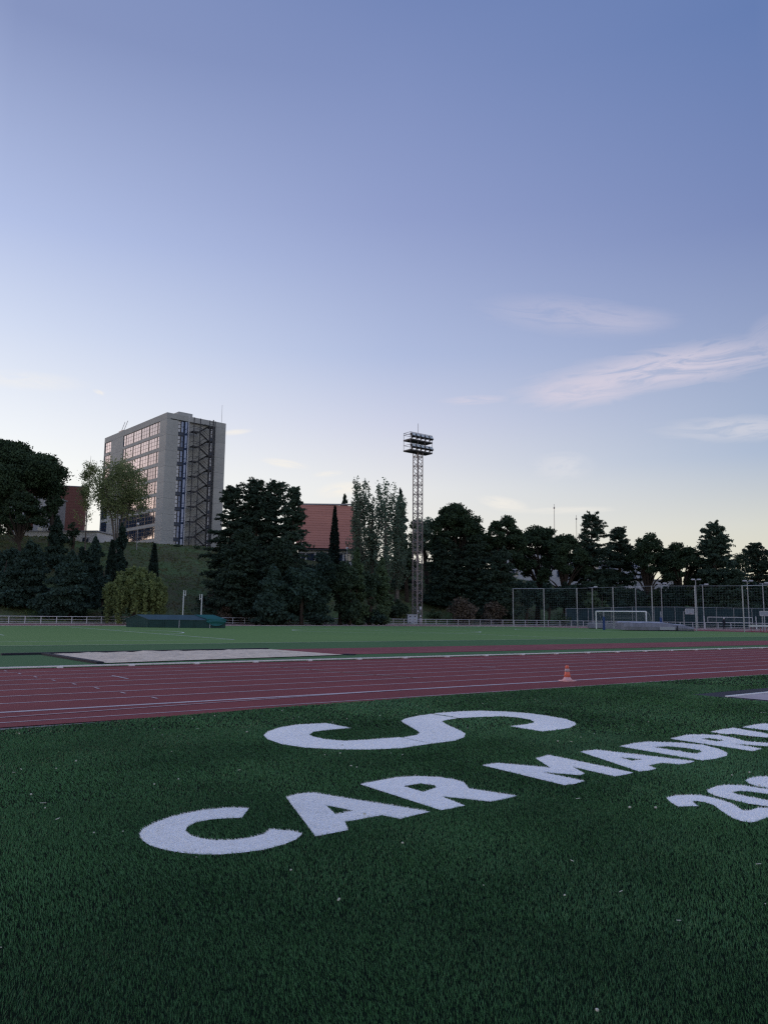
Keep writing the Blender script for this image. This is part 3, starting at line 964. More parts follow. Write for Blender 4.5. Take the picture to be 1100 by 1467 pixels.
def slit(x0, x1, z0, z1, m, nz_):
    mb = MB()
    for z in (z0 + 0.05, z1 - 0.05):
        mb.box(((x0 + x1) / 2, 0.5, z), (x1 - x0, 0.12, 0.10))
    for x in (x0 + 0.04, x1 - 0.04):
        mb.box((x, 0.5, (z0 + z1) / 2), (0.08, 0.12, z1 - z0 - 0.204))
    for i in range(1, nz_):
        mb.box(((x0 + x1) / 2, 0.52, z0 + (z1 - z0) * i / nz_), (x1 - x0 - 0.164, 0.08, 0.07))
    fr = mb.build('window', M['frame_dark'], tb)
    MB().box(((x0 + x1) / 2, 0.58, (z0 + z1) / 2), (x1 - x0 - 0.12, 0.02, z1 - z0 - 0.14)).build('pane', m, fr)


for i, zt in enumerate(rows2):
    z0 = max(zt - 2.7, 0.15)
    if zt - z0 < 0.8: continue
    slit(2.86, 3.68, z0, zt, M['blind'], 3)
    slit(3.69, 4.45, z0, zt, M['glass_blue'], 2)
    slit(11.02, 11.62, z0, zt, M['blind'], 3)
    wall('spandrel', 2.83, 4.46, 0.46, 0.6, z0 - 0.66, z0 - 0.012, M['spandrel'])
    wall('spandrel', 11.0, 11.88, 0.46, 0.6, z0 - 0.66, z0 - 0.012, M['spandrel'])
wall('side_strip', 11.63, 11.88, 0.40, 0.6, 0.2, ZT - 1.25, M['spandrel'])
wall('glazed_strip', 4.48, 5.20, 0.30, 0.60, 0.2, ZT - 1.0, M['glass_blue'])
wall('stair_recess_wall', 5.5, 10.98, 0.62, 0.88, 0.1, ZT - 1.22, M['concrete'])
MB().tube([(5.34, 0.1, -0.5), (5.34, 0.1, ZT + 0.2)], 0.13, 8).build('downpipe', M['white_metal'], tb)
wall('roof_house', 3.2, 6.6, 0.95, 5.5, ZT - 0.24, ZT + 0.95)
MB().bar((RW - 0.5, 1.2, ZT - 0.3), (RW - 0.5, 1.2, ZT + 4.6), 0.035).build('roof_antenna', M['dark_steel'], tb)
for yy in (24.6, 26.2):
    MB().bar((0.5, yy, ZT), (0.5, yy - 2.3, ZT + 2.3), 0.06).build('roof_strut', M['galv_dark'], tb)
MB().box((0.5, 25.6, ZT + 0.18), (0.5, 2.6, 0.36)).build('roof_cradle', M['galv_dark'], tb)
# steel stair
st = bpy.data.objects.new('fire_escape', None)
COL.objects.link(st)
st.parent = tb
st['label'] = 'dark open steel stair zigzagging up the end of the building'
YS0, YS1 = -1.9, 0.0
XL0, XL1, XR0, XR1 = 5.6, 7.15, 9.45, 10.9
for x in (5.62, 7.15, 9.5, 10.86):
    for y in (YS0, ):
        MB().box((x, y, (ZT - 0.6) / 2), (0.15, 0.15, ZT - 0.4)).build('column', M['dark_steel'], st)
MB().box((10.3, YS0 - 0.12, ZT / 2 - 0.2), (0.26, 0.10, ZT - 0.2)).build('cable_tray', M['frame_dark'], st)
for i in range(9):
    zf = ZT - 1.2 - 2.75 - FP * i + 0.35
    zh = zf + FP / 2
    lf = MB().box((6.35, -0.95, zf), (1.6, 1.9, 0.16))
    lf.box((6.35, YS0, zf + 1.05), (1.6, 0.06, 0.07)).box((6.35, YS0, zf + 0.55), (1.6, 0.05, 0.05))
    lf.box((5.6, -0.95, zf + 1.05), (0.06, 1.9, 0.07))
    lf.box((6.35, YS0, zf - 0.14), (1.6, 0.08, 0.26))
    lf.build('landing', M['dark_steel'], st)
    zr = zh
    lr_ = MB().box((10.15, -0.95, zr), (1.5, 1.9, 0.16)).box((10.15, YS0, zr + 1.05), (1.5, 0.06, 0.07)).box((10.15, YS0, zr + 0.55), (1.5, 0.05, 0.05)).box((10.15, YS0, zr - 0.12), (1.5, 0.08, 0.22))
    lr_.build('landing', M['dark_steel'], st)
    if i > 0 or True:
        # front flight comes down from the landing above to the right-hand half landing
        za = zf + FP
        if za < ZT - 1.0:
            fl = MB()
            for dz_ in (-0.14, 0.50, 1.05):
                fl.bar((7.1, YS0, za + dz_), (9.5, YS0, zh + dz_), 0.13 if dz_ < 0 else 0.05)
            for s_ in range(9):
                u = (s_ + 0.5) / 9
                fl.box((7.1 + 2.4 * u, -1.45, za + (zh - za) * u), (0.30, 0.85, 0.05))
            fl.build('flight', M['dark_steel'], st)
        fl = MB()
        for dz_ in (-0.12, 0.95):
            fl.bar((7.1, -0.15, zf + dz_), (9.5, -0.15, zh + dz_), 0.09 if dz_ < 0 else 0.04)
        for s_ in range(9):
            u = (s_ + 0.5) / 9
            fl.box((7.1 + 2.4 * u, -0.5, zf + (zh - zf) * u), (0.30, 0.75, 0.05))
        fl.build('flight', M['dark_steel'], st)

# ------------------------------------------------------------------ other buildings


def block(name, label, P, rz, wx, wy, ht, m, cols_, rows_, win=(1.2, 1.3), base=0.9, step=3.0, roof=None, z0=-3.0, margin=1.0):
    """walls with window openings built as framed panes on the -y face"""
    e = empty(name, P, rz, label, 'building')
    MB().box((0, wy / 2, (ht + z0) / 2), (wx, wy, ht - z0)).build('wall', m, e)
    if roof: MB().box((0, wy / 2, ht + 0.12), (wx + 0.5, wy + 0.5, 0.24)).build('roof', roof, e)
    for r in range(rows_):
        for c in range(cols_):
            x = -wx / 2 + margin + (wx - 2 * margin) * (c + 0.5) / cols_
            z = base + step * r + win[1] / 2
            if z + win[1] / 2 > ht - 0.2: continue
            fr = MB().box((x, -0.04, z - win[1] / 2 - 0.06), (win[0] + 0.2, 0.14, 0.08)).box((x, -0.03, z + win[1] / 2 + 0.05), (win[0] + 0.16, 0.10, 0.08))
            fr.box((x, -0.03, z), (0.06, 0.08, win[1] - 0.01)).box((x - win[0] / 2 - 0.04, -0.03, z), (0.06, 0.08, win[1])).box((x + win[0] / 2 + 0.04, -0.03, z), (0.06, 0.08, win[1]))
            fo = fr.build('window', M['white_metal'], e)
            MB().box((x, -0.006, z), (win[0], 0.03, win[1])).build('pane', M['glass'], fo)
    return e


# red hall with its broad tiled roof
ra, rb, rc = at(426, 721.5, 172), at(505.5, 725, 172), at(519, 787, 164)
rd = at(424, 784, 164)
hall = empty('tiled_hall', ((rc.x + rd.x) / 2, 164, rc.z - 3.2), 0, 'low hall under a broad steep red tiled roof behind the trees', 'building')
o0 = hall.location
NR = 18
tile_mb = None
for i in range(NR):
    u0, u1 = i / NR, (i + 1) / NR
    p0, p1 = rd.lerp(ra, u0) - o0, rc.lerp(rb, u0) - o0
    q0, q1 = rd.lerp(ra, u1) - o0, rc.lerp(rb, u1) - o0
    lift = Vector((0, -0.035, 0.02))
    mb = MB()
    mb.face([p0 + lift, p1 + lift, q1, q0]).face([p0, p1, p1 + lift, p0 + lift]).face([p1, q1, p1 + lift])
    mb.build('tile_course', M['roof_tile'], hall)
mb = MB()
back = Vector((0, 14, 0))
a_, b_ = ra - o0, rb - o0
c_, d_ = rc - o0, rd - o0
mb.face([b_, c_, c_ + Vector((0, 24, 0)), b_ + Vector((0, 6, 0))]).face([a_, b_, b_ + Vector((0, 6, 0)), a_ + Vector((0, 6, 0))])
mb.face([d_, a_, a_ + Vector((0, 6, 0)), d_ + Vector((0, 24, 0))]).face([a_ + Vector((0, 6, 0)), b_ + Vector((0, 6, 0)), c_ + Vector((0, 24, 0)), d_ + Vector((0, 24, 0))])
mb.build('rear_roof', M['roof_tile'], hall)
MB().box(((a_ + b_) / 2 + Vector((0, 0, 0.1))), ((b_ - a_).length, 0.5, 0.3)).build('ridge_cap', M['grey_wall'], hall)
wl = (c_ - d_).length
MB().box(((c_ + d_) / 2 + Vector((0, 12, -2.8))), (wl - 0.8, 22, 5.4)).build('wall', M['white_wall'], hall)
MB().box(((c_ + d_) / 2 + Vector((0, 0.3, -0.25))), (wl + 0.2, 0.5, 0.3)).build('eave', M['frame_dark'], hall)
for i in range(7):
    x = -wl / 2 + wl * (i + 0.5) / 7
    fr = MB().box((x, 0.92, 0.7), (1.7, 0.1, 0.1)).box((x, 0.92, 2.3), (1.7, 0.1, 0.1)).box((x, 0.93, 1.5), (0.08, 0.08, 1.49)).build('window', M['frame_dark'], hall)
    MB().box((x, 0.97, 1.5), (1.6, 0.03, 1.5)).build('pane', M['glass'], fr)
# brick house at the left, mostly hidden
pb = at(99, 790, 206)
bh = empty('brick_house', (pb.x, pb.y, 15.9), math.radians(14), 'plain red brick block half hidden by the large stone pine', 'building')
tl = at(95, 697, 206).z - 15.9
nc = 24
for i in range(nc):
    z0, z1 = tl * i / nc, tl * (i + 1) / nc
    MB().box((-5, 2, (z0 + z1) / 2 - 0.01), (16.4 + 0.03 * (i % 2), 4 + 0.03 * (i % 2), z1 - z0 - 0.03)).build('brick_course', M['brick'], bh)
MB().box((-5, 2, tl / 2 - 1.0), (16.3, 3.9, tl + 1.9)).build('wall', M['brick'], bh)
MB().box((-5, 2, tl + 0.1), (16.6, 4.2, 0.2)).build('coping', M['grey_wall'], bh)
q = at(78, 787, 148)
block('white_lodge', 'low white building with small windows at the foot of the large stone pine', (q.x, q.y, q.z), math.radians(-6), 17, 7, 3.4, M['white_wall'], 6, 1, (1.3, 1.2), 1.1, roof=M['grey_wall'])
q = at(57, 735, 160)
block('white_annexe', 'upper white wall with flat roof showing between two stone pine crowns', (q.x, q.y + 2, q.z - 5), 0, 4.2, 6, 8.6, M['grey_wall'], 2, 3, (0.9, 1.3), 0.9, roof=M['grey_wall'])
q = at(-6, 700, 165)
block('red_roof_house', 'small white house with red roof behind the pine at the frame edge', (q.x, q.y, q.z - 3), 0, 8, 6, 4.2, M['white_wall'], 3, 2, (0.7, 1.0), 0.8, step=2.0, roof=M['roof_tile'])
# white buildings behind the trees at the right
q = at(770, 832, 188)
block('white_block', 'white building with dark windows seen between stone pine trunks', (q.x, q.y, q.z), math.radians(5), 16, 10, 6.6, M['white_wall'], 5, 2, (1.5, 1.5), 1.0, 3.0)
q = at(845, 836, 190)
block('white_pavilion', 'long low white building behind the two spreading cedars', (q.x, q.y, q.z), math.radians(3), 19, 9, 5.8, M['white_wall'], 6, 2, (1.4, 1.3), 0.9, 2.7)
q = at(906, 836, 184)
block('stepped_block', 'tall white stepped block with many small windows left of the twin umbrella pines', (q.x, q.y, q.z), math.radians(-14), 7.5, 9, 6.7, M['white_wall'], 5, 2, (0.8, 1.3), 0.8, 3.0)
q = at(922, 836, 182)
block('stepped_block', 'lower white wing stepping down beside the trunk of an umbrella pine', (q.x, q.y, q.z), math.radians(-14), 3.6, 8, 3.6, M['white_wall'], 3, 1, (0.7, 1.2), 1.2, 2.8)
q = at(940, 838, 172)
block('flat_roof_shelter', 'long flat white roof edge running behind the tall net posts', (q.x, q.y, q.z), 0, 10, 4, 1.0, M['white_wall'], 1, 0, roof=M['white_wall'])
q = at(1034, 862, 158)
block('white_shed', 'small pale shed glimpsed through dark trees behind the courts', (q.x, q.y, q.z), 0, 3.2, 3, 2.2, M['white_wall'], 1, 1, (0.8, 0.9), 0.7)
q = at(1098, 856, 150)
block('white_clubhouse', 'white flat building edge behind the last basketball hoop', (q.x, q.y, q.z - 2), 0, 8, 4, 3.3, M['white_wall'], 3, 1, (1.0, 0.9), 0.8, roof=M['grey_wall'])
# concrete wall at the foot of the tower block
q0, q1 = at(150, 776, 158), at(232, 781, 158)
tag(MB().box(((q0.x + q1.x) / 2, 160, (q0.z + q1.z) / 2 - 1.1), (q1.x - q0.x, 0.4, 2.2)).build('retaining_wall', M['concrete']), 'low concrete wall along the bank top before the tower block', 'wall')

# ------------------------------------------------------------------ floodlight tower
ft_ = at(597.5, 889, 138)
lt = empty('floodlight_tower', (ft_.x, ft_.y, 0.0), math.radians(38), 'tall steel lattice floodlight tower behind the far railing', 'floodlight tower')
TH = at(597, 648, 138).z
HWD = 0.60
legm = MB().box((0, 0, TH / 2), (0.13, 0.13, TH)).mesh('leg')
for sx_, sy_ in ((1, 1), (1, -1), (-1, 1), (-1, -1)):
    link_mesh('leg', legm, M['galv_dark'], lt, (sx_ * HWD, sy_ * HWD, 0))
NB = 36
BH = TH / NB
ringm = MB()
for sgn in (1, -1):
    ringm.box((0, sgn * HWD, 0), (2 * HWD - 0.14, 0.08, 0.09)).box((sgn * HWD, 0, 0), (0.08, 2 * HWD - 0.14, 0.09))
ringm = ringm.mesh('cross_ring')
for i in range(1, NB, 2):
    link_mesh('cross_ring', ringm, M['galv_dark'], lt, (0, 0, i * BH))
bd = MB().bar((-HWD + .06, 0, 0.05), (HWD - .06, 0, BH - 0.05), 0.052).mesh('brace')
for i in range(NB):
    for f in range(4):
        o = link_mesh('brace', bd, M['galv_dark'], lt)
        ang = f * math.pi / 2
        o.rotation_euler = (0, 0, ang + (math.pi if i % 2 else 0))
        o.location = (math.sin(ang) * HWD, -math.cos(ang) * HWD, i * BH)
MB().bar((0.3, 0.3, 0), (0.3, 0.3, TH), 0.05).build('ladder_rail', M['galv_dark'], lt)
# head: two tiers of lamps on a deck turned towards the ground
hd = math.radians(0)


def hp(x, y, z):
    c, s = math.cos(hd), math.sin(hd)
    return Vector((x * c - y * s, x * s + y * c, z))


RH = Matrix.Rotation(hd, 3, 'Z')
z0 = TH
for z_, w_ in ((z0, 5.3), (z0 + 1.95, 5.3)):
    MB().box(hp(0, 0, z_), (w_, 2.0, 0.26), rot=RH).build('platform', M['dark_steel'], lt)
mb = MB()
for x in (-2.6, -0.8, 0.8, 2.6):
    for y in (-0.95, 0.95):
        mb.bar(hp(x, y, z0), hp(x, y, z0 + 3.3), 0.05)
for z_ in (1.0, 2.95, 3.3):
    for y in (-0.95, 0.95):
        mb.bar(hp(-2.6, y, z0 + z_), hp(2.6, y, z0 + z_), 0.04)
    for x in (-2.6, 2.6):
        mb.bar(hp(x, -0.95, z0 + z_), hp(x, 0.95, z0 + z_), 0.04)
mb.build('head_railing', M['galv_dark'], lt)
for tier in range(2):
    for i in range(5):
        x = -2.1 + i * 1.05
        zc = z0 + 0.75 + tier * 2.0
        tilt = Matrix.Rotation(math.radians(-32), 3, 'X')
        R_ = RH @ tilt
        c = hp(x, -1.12, zc)
        b_ = MB().box(c, (0.86, 0.42, 0.74), rot=R_).box(hp(x, -0.85, zc - 0.32), (0.10, 0.35, 0.5), rot=RH).build('floodlight', M['dark_steel'], lt)
        MB().box(c + R_ @ Vector((0, -0.22, 0)), (0.70, 0.05, 0.60), rot=R_).build('lamp_glass', M['lamp_glass'], b_)
MB().bar((0, 0, TH), (0, 0, TH + 5.4), 0.045).build('lightning_rod', M['galv_dark'], lt)

cb = at(590.5, 888.6, 136.6)
ca = empty('switch_cabinet', (cb.x, cb.y, 0), 0.1, 'pale grey electrical cabinet with dark vents at the foot of the floodlight tower', 'cabinet')
MB().box((0, 0, 0.95), (1.75, 0.9, 1.6)).build('body', M['cabinet'], ca)
MB().box((0, 0, 0.075), (1.85, 1.0, 0.15)).build('plinth', M['concrete'], ca)
MB().box((0, -0.02, 1.79), (1.9, 1.05, 0.08)).build('roof', M['cabinet'], ca)
for s_ in (-0.44, 0.44):
    dr = MB().box((s_, -0.465, 0.95), (0.84, 0.03, 1.5)).build('door', M['cabinet'], ca)
    for i in range(3):
        MB().box((s_, -0.49, 0.45 + 0.5 * i), (0.26, 0.02, 0.16)).build('vent', M['frame_dark'], dr)
cb = at(602, 888.4, 136.4)
pd = empty('tower_pedestal', (cb.x, cb.y, 0), 0, 'pale round pedestal with white junction boxes beside the grey cabinet', 'pedestal')
MB().lathe([(0.32, 0), (0.32, 1.05), (0.26, 1.12)], 14).build('drum', M['pale_slab'], pd, True)
MB().bar((0, 0, 1.1), (0, 0, 2.7), 0.05, 6).build('mast', M['galv'], pd)
MB().box((0.02, -0.05, 1.55), (0.26, 0.2, 0.36)).build('junction_box', M['white_metal'], pd)
MB().box((0.02, -0.05, 2.95), (0.40, 0.25, 0.50)).build('junction_box', M['white_metal'], pd)
MB().box((-0.42, -0.05, 2.4), (0.18, 0.15, 0.34)).build('junction_box', M['white_metal'], pd)
MB().bar((-0.42, 0.0, 2.4), (0, 0, 2.4), 0.03).build('bracket', M['galv'], pd)

# ------------------------------------------------------------------ green mat shelter with its tarpaulin
s0 = at(213, 897.6, 84.5)
sh = empty('mat_shelter', (s0.x, s0.y, 0.0), math.radians(2.0), 'long low dark green metal shelter with shallow gabled roof before the railing', 'shelter')
SL, SW, SE, SR = 8.3, 3.9, 0.86, 1.32      # length, depth, eave, ridge
SKEW = Vector((-0.70, 0.71, 0))            # the gable end turns towards the view
gx1 = Vector((-2.75, 1.2, 0))


def shp(u, v, z):
    """u along the front, v across the depth (0 front .. 1 back)"""
    return Vector((u, 0, 0)) + gx1 * v + Vector((0, 0, z))


def ribbed(name, p, q, z0, z1, n_, m):
    mb = MB()
    nn = (q - p).cross(Vector((0, 0, 1))).normalized() * 0.035
    for i in range(n_):
        a, b = p.lerp(q, i / n_), p.lerp(q, (i + 0.5) / n_)
        c = p.lerp(q, (i + 1) / n_)
        zt = lambda u: z1(u) if callable(z1) else z1
        ua, ub, uc = i / n_, (i + .5) / n_, (i + 1) / n_
        m0, m1 = p.lerp(q, ua + 0.12 / n_), p.lerp(q, ub - 0.12 / n_)
        seq = [(a, 0, ua), (m0, 1, ua), (m1, 1, ub), (b, 0, ub), (c, 0, uc)]
        for (x, fx, ux), (y, fy, uy) in zip(seq, seq[1:]):
            X, Y = x + nn * fx, y + nn * fy
            mb.face([X + Vector((0, 0, z0)), Y + Vector((0, 0, z0)), Y + Vector((0, 0, zt(uy))), X + Vector((0, 0, zt(ux)))])
    return mb.build(name, m, sh)


for i in range(5):
    ribbed('wall_panel', shp(SL * i / 5 + 0.03, 0, 0), shp(SL * (i + 1) / 5 - 0.03, 0, 0), 0.02, SE, 7, M['green_sheet'])
    if i: MB().box(shp(SL * i / 5, 0, SE / 2) + Vector((0, -0.05, 0)), (0.07, 0.08, SE)).build('frame_post', M['pale_edge'] if i in (2, 4) else M['green_sheet'], sh)
ribbed('gable_panel', shp(0, 1, 0), shp(0, 0, 0), 0.02, lambda u: SE + (SR - SE) * (1 - abs(2 * u - 1)), 10, M['green_sheet'])
ribbed('gable_panel', shp(SL, 0, 0), shp(SL, 1, 0), 0.02, lambda u: SE + (SR - SE) * (1 - abs(2 * u - 1)), 10, M['green_sheet'])
ribbed('rear_panel', shp(SL, 1, 0), shp(0, 1, 0), 0.02, SE, 20, M['green_sheet'])
for v0, v1 in ((-0.06, 0.5), (1.06, 0.5)):
    for i in range(5):
        mb = MB()
        u0, u1 = SL * i / 5 - (0.12 if i == 0 else 0), SL * (i + 1) / 5 + (0.12 if i == 4 else -0.03)
        z_ = SE - 0.02
        t = Vector((0, 0, 0.05))
        a, b, c, d = shp(u0, v0, z_), shp(u1, v0, z_), shp(u1, v1, SR + 0.03), shp(u0, v1, SR + 0.03)
        mb.face([a + t, b + t, c + t, d + t]).face([a, b, b + t, a + t]).face([d, c, b, a]).face([b, c, c + t, b + t]).face([a, a + t, d + t, d])
        mb.build('roof_panel', M['green_roof'], sh)
# tarpaulin hanging over the right-hand bay
vs, fs = [], []
nu, nv = 24, 16
for i in range(nu + 1):
    for j in range(nv + 1):
        u = SL * 0.735 + (SL * 0.255) * i / nu
        sag = 4 * (i / nu) * (1 - i / nu)
        t = j / nv
        if t < 0.5:
            k = t / 0.5
            p_ = shp(u, 0.5 - 0.56 * k, SR + 0.13 - (SR - SE) * k)
        else:
            k = (t - 0.5) / 0.5
            drop = 0.32 + 0.42 * sag
            p_ = shp(u, -0.06, SE + 0.12 - drop * k) + Vector((0, -0.06 - 0.05 * math.sin(k * 9 + sag * 5), 0))
        p_.z += 0.012 * math.sin(i * 1.7 + j)
        vs.append(p_)
for i in range(nu):
    for j in range(nv):
        k = i * (nv + 1) + j
        fs.append((k, k + nv + 1, k + nv + 2, k + 1))
mb = MB(); mb.v = vs; mb.f = fs
tp = mb.build('tarpaulin', M['tarp'], None, True, loc=sh.location, rot=sh.rotation_euler)
tag(tp, 'bright teal tarpaulin sagging over the right end of the green shelter', 'tarpaulin')
for px, ptop, pby, side, lab in ((262.0, 845.5, 884, 1, 'taller white upright pole with forked bracket behind the green shelter'), (288.3, 851, 884, -1, 'shorter white upright pole with forked bracket behind the teal tarpaulin')):
    b_ = at(px, pby, 92)
    top = at(px, ptop, 92).z
    up = empty('vault_upright', (b_.x, b_.y, 0), 0, lab, 'upright pole', 'white uprights behind the mat shelter')
    MB().box((0, 0, 0.05), (0.9, 0.7, 0.1)).build('base', M['green_sheet'], up)
    MB().box((0, 0, top / 2), (0.11, 0.11, top)).build('pole', M['white_metal'], up)
    MB().box((side * 0.14, 0, top - 0.55), (0.17, 0.06, 0.06)).box((side * 0.24, 0, top - 0.36), (0.07, 0.07, 0.66)).build('bracket', M['white_metal'], up)

# ------------------------------------------------------------------ goal
GA = 86.5
GP = 68.7
gl = empty('football_goal', G(GA, GP, 0.013), ROT_A + 0.20, 'white football goal with sagging net at the far right end of the pitch', 'goal')
GW, GH, GD = 7.32, 2.44, 2.0
for s_ in (1, -1):
    MB().tube([(0, s_ * GW / 2, 0), (0, s_ * GW / 2, GH + 0.06)], 0.085, 8).build('post', M['white_kerb'], gl)
    MB().tube([(0.0, s_ * GW / 2, GH), (0.9, s_ * GW / 2, GH - 0.25), (GD, s_ * GW / 2, 0.05)], 0.03, 6).build('net_stay', M['galv'], gl)
MB().tube([(0, -GW / 2, GH), (0, GW / 2, GH)], 0.085, 8).build('crossbar', M['white_kerb'], gl)
MB().tube([(GD, -GW / 2, 0.05), (GD, GW / 2, 0.05)], 0.03, 6).build('rear_bar', M['galv'], gl)
mb = MB()


def gnet(u, v):
    """u across the goal, v from the crossbar back and down"""
    x = 0.06 + (0.95 * min(1, v / 0.35)) + max(0, v - 0.35) / 0.65 * (GD - 1.0)
    z = GH - 0.05 - 0.25 * min(1, v / 0.35) - max(0, v - 0.35) / 0.65 * (GH - 0.4)
    sag = 0.55 * math.sin(math.pi * u) * math.sin(math.pi * min(1, v / 0.55))
    return Vector((x, -GW / 2 + GW * u, z - sag))


for i in range(0, 31):
    mb.tube([gnet(i / 30, v) for v in np.linspace(0, 1, 9)], 0.006, 3, False)
for j in range(0, 15):
    mb.tube([gnet(u, j / 14) for u in np.linspace(0, 1, 13)], 0.006 if j else 0.014, 3, False)
for s_ in (0, 1):
    for j in range(1, 10):
        z = GH * j / 10
        mb.bar((0.04, (s_ - .5) * GW, z), (GD * (1 - 0.5 * j / 10), (s_ - .5) * GW, max(0.05, z - 0.25)), 0.006, 3)
mb.build('goal_net', M['goal_net'], gl)

# ------------------------------------------------------------------ ball-stop net
NP = [(735, 843.0, 897.0), (779.5, 843.0, 898.6), (827, 841.5, 900.0), (879, 840.0, 901.5), (935, 838.0, 903.2), (997, 837.0, 905.2), (1065.5, 836.0, 907.2)]
net = empty('ball_stop_net', G(0, 0), 0, 'tall grey posts carrying a fine ball-stop net behind the goal', 'net fence')
tops = []
base_ap = [(90.0, p) for p in (93.05, 86.15, 79.4, 72.7, 66.15, 59.6, 53.1, 46.6, 40.1)]
for i, (a, p) in enumerate(base_ap):
    b_ = G(a, p)
    h_ = (6.25, 6.1, 6.0, 6.0, 6.0, 5.85, 5.7, 5.7, 5.7)[i]
    MB().tube([b_, b_ + Vector((0, 0, h_))], 0.075, 8).build('post', M['galv'], net)
    tops.append((b_, h_))
for i, ((b0, h0), (b1, h1)) in enumerate(zip(tops, tops[1:])):
    thick = i in (0, 6, 7)
    MB().bar(b0 + Vector((0, 0, h0 - .06)), b1 + Vector((0, 0, h1 - .06)), 0.055 if thick else 0.02).build('top_rail' if thick else 'top_cable', M['galv'], net)
mb = MB()
for (b0, h0), (b1, h1) in zip(tops, tops[1:]):
    n_ = int((b1 - b0).length / 0.38)
    for k in range(1, n_):
        q_ = b0.lerp(b1, k / n_)
        mb.bar(q_ + Vector((0, 0, 0.1)), q_ + Vector((0, 0, h0 - 0.1)), 0.004, 3)
    for k in range(1, 17):
        z = 0.1 + (h0 - 0.2) * k / 17
        mb.bar(b0 + Vector((0, 0, z)), b1 + Vector((0, 0, z)), 0.004, 3)
tag(mb.build('netting', M['net'], net), kind='stuff')

# ------------------------------------------------------------------ mats, padded posts, benches
m0 = at(943.5, 903.6, 97)
mt = empty('landing_mat', (m0.x, m0.y, 0), math.radians(-4), 'broad landing mat under a grey cover beyond the net posts', 'landing mat')
mw, md = 8.5, 5.0
vs, fs = [], []
nu, nv = 30, 12
for i in range(nu + 1):
    for j in range(nv + 1):
        u, v = i / nu, j / nv
        ht = 1.12 - 0.50 * max(0, (u - 0.45) / 0.55) ** 1.3 + 0.03 * math.sin(u * 23 + v * 7)
        e = min(1, min(v, 1 - v) * 7, min(u, 1 - u) * 30)
        vs.append(Vector((-mw / 2 + mw * u, md * v, ht * (0.90 + 0.10 * e))))
base_i = len(vs)
for i in range(nu):
    for j in range(nv):
        k = i * (nv + 1) + j
        fs.append((k, k + nv + 1, k + nv + 2, k + 1))
mb = MB(); mb.v = vs; mb.f = fs
top_o = mb.build('cover_top', M['pale_edge'], mt, True)
mb = MB()
for i in range(nu):
    a, b = vs[i * (nv + 1)], vs[(i + 1) * (nv + 1)]
    bulge = Vector((0, -0.10 + 0.03 * math.sin(i * 1.9), 0))
    mb.face([Vector((a.x, a.y, 0.10)), Vector((b.x, b.y, 0.10)), Vector((b.x, b.y, b.z * .5)) + bulge, Vector((a.x, a.y, a.z * .5)) + bulge])
    mb.face([Vector((a.x, a.y, a.z * .5)) + bulge, Vector((b.x, b.y, b.z * .5)) + bulge, b - Vector((0, 0.01, 0.02)), a - Vector((0, 0.01, 0.02))])
for i in (0, nu):
    for j in range(nv):
        a, b = vs[i * (nv + 1) + j], vs[i * (nv + 1) + j + 1]
        mb.face([Vector((a.x, a.y, 0.1)), Vector((b.x, b.y, 0.1)), b, a])
mb.build('cover_side', M['grey_cover'], mt)
MB().box((0.2, 0.6, 0.05), (8.2, 1.0, 0.1)).build('pallet', M['rubber'], mt)
MB().box((2.2, -0.13, 0.36), (0.12, 0.08, 0.66)).build('strap', M['rubber'], mt)
MB().box((1.0, -0.15, 0.34), (1.9, 0.06, 0.40)).build('patch', M['pale_edge'], mt)
m0 = at(874, 897.5, 112)
m2 = empty('landing_mat', (m0.x, m0.y, 0), math.radians(-3), 'smaller pale grey covered mat stack standing behind the goal', 'landing mat')
MB().box((0, 1.2, 0.42), (5.6, 2.4, 0.62)).build('mat_block', M['grey_cover'], m2)
MB().box((0.05, 1.15, 0.80), (5.3, 2.3, 0.13)).build('cover_top', M['pale_edge'], m2)
MB().box((0, 1.2, 0.05), (5.2, 2.2, 0.1)).build('pallet', M['rubber'], m2)
for px, py, pt, Y, lab in ((864.8, 901.5, 876.5, 100, 'short blue padded post standing inside the view of the goal'), (946.8, 903.3, 876, 98, 'blue padded post with pale tip at the left end of the grey mat')):
    b_ = at(px, py, Y)
    h_ = at(px, pt, Y).z
    po = empty('padded_post', (b_.x, b_.y, 0), 0, lab, 'padded post', 'blue padded posts near the goal')
    MB().box((0, 0, 0.85), (0.24, 0.24, 1.7)).build('pad', M['blue_pad'], po)
    MB().bar((0, 0, 1.7), (0, 0, h_), 0.05, 6).build('pole', M['pale_edge'], po)
for px, Y, lab in ((1083.5, 95, 'white bench on red frame just right of the last net post'), (1106, 94, 'white bench on red frame cut by the right frame edge')):
    b_ = at(px, 906, Y)
    be = empty('bench', (b_.x, b_.y, 0), math.radians(-8), lab, 'bench', 'white benches on red frames by the net')
    MB().box((0, 0, 0.78), (1.7, 0.42, 0.26)).build('seat', M['white_metal'], be)
    for s_ in (-0.55, 0.55):
        MB().tube([(s_ - .18, -0.2, 0.64), (s_ - .18, -0.2, 0.05), (s_ + .18, -0.2, 0.05), (s_ + .18, -0.2, 0.64)], 0.03, 5).tube([(s_, -0.2, 0.05), (s_, 0.3, 0.05)], 0.03, 5).build('leg', M['red_paint'], be)

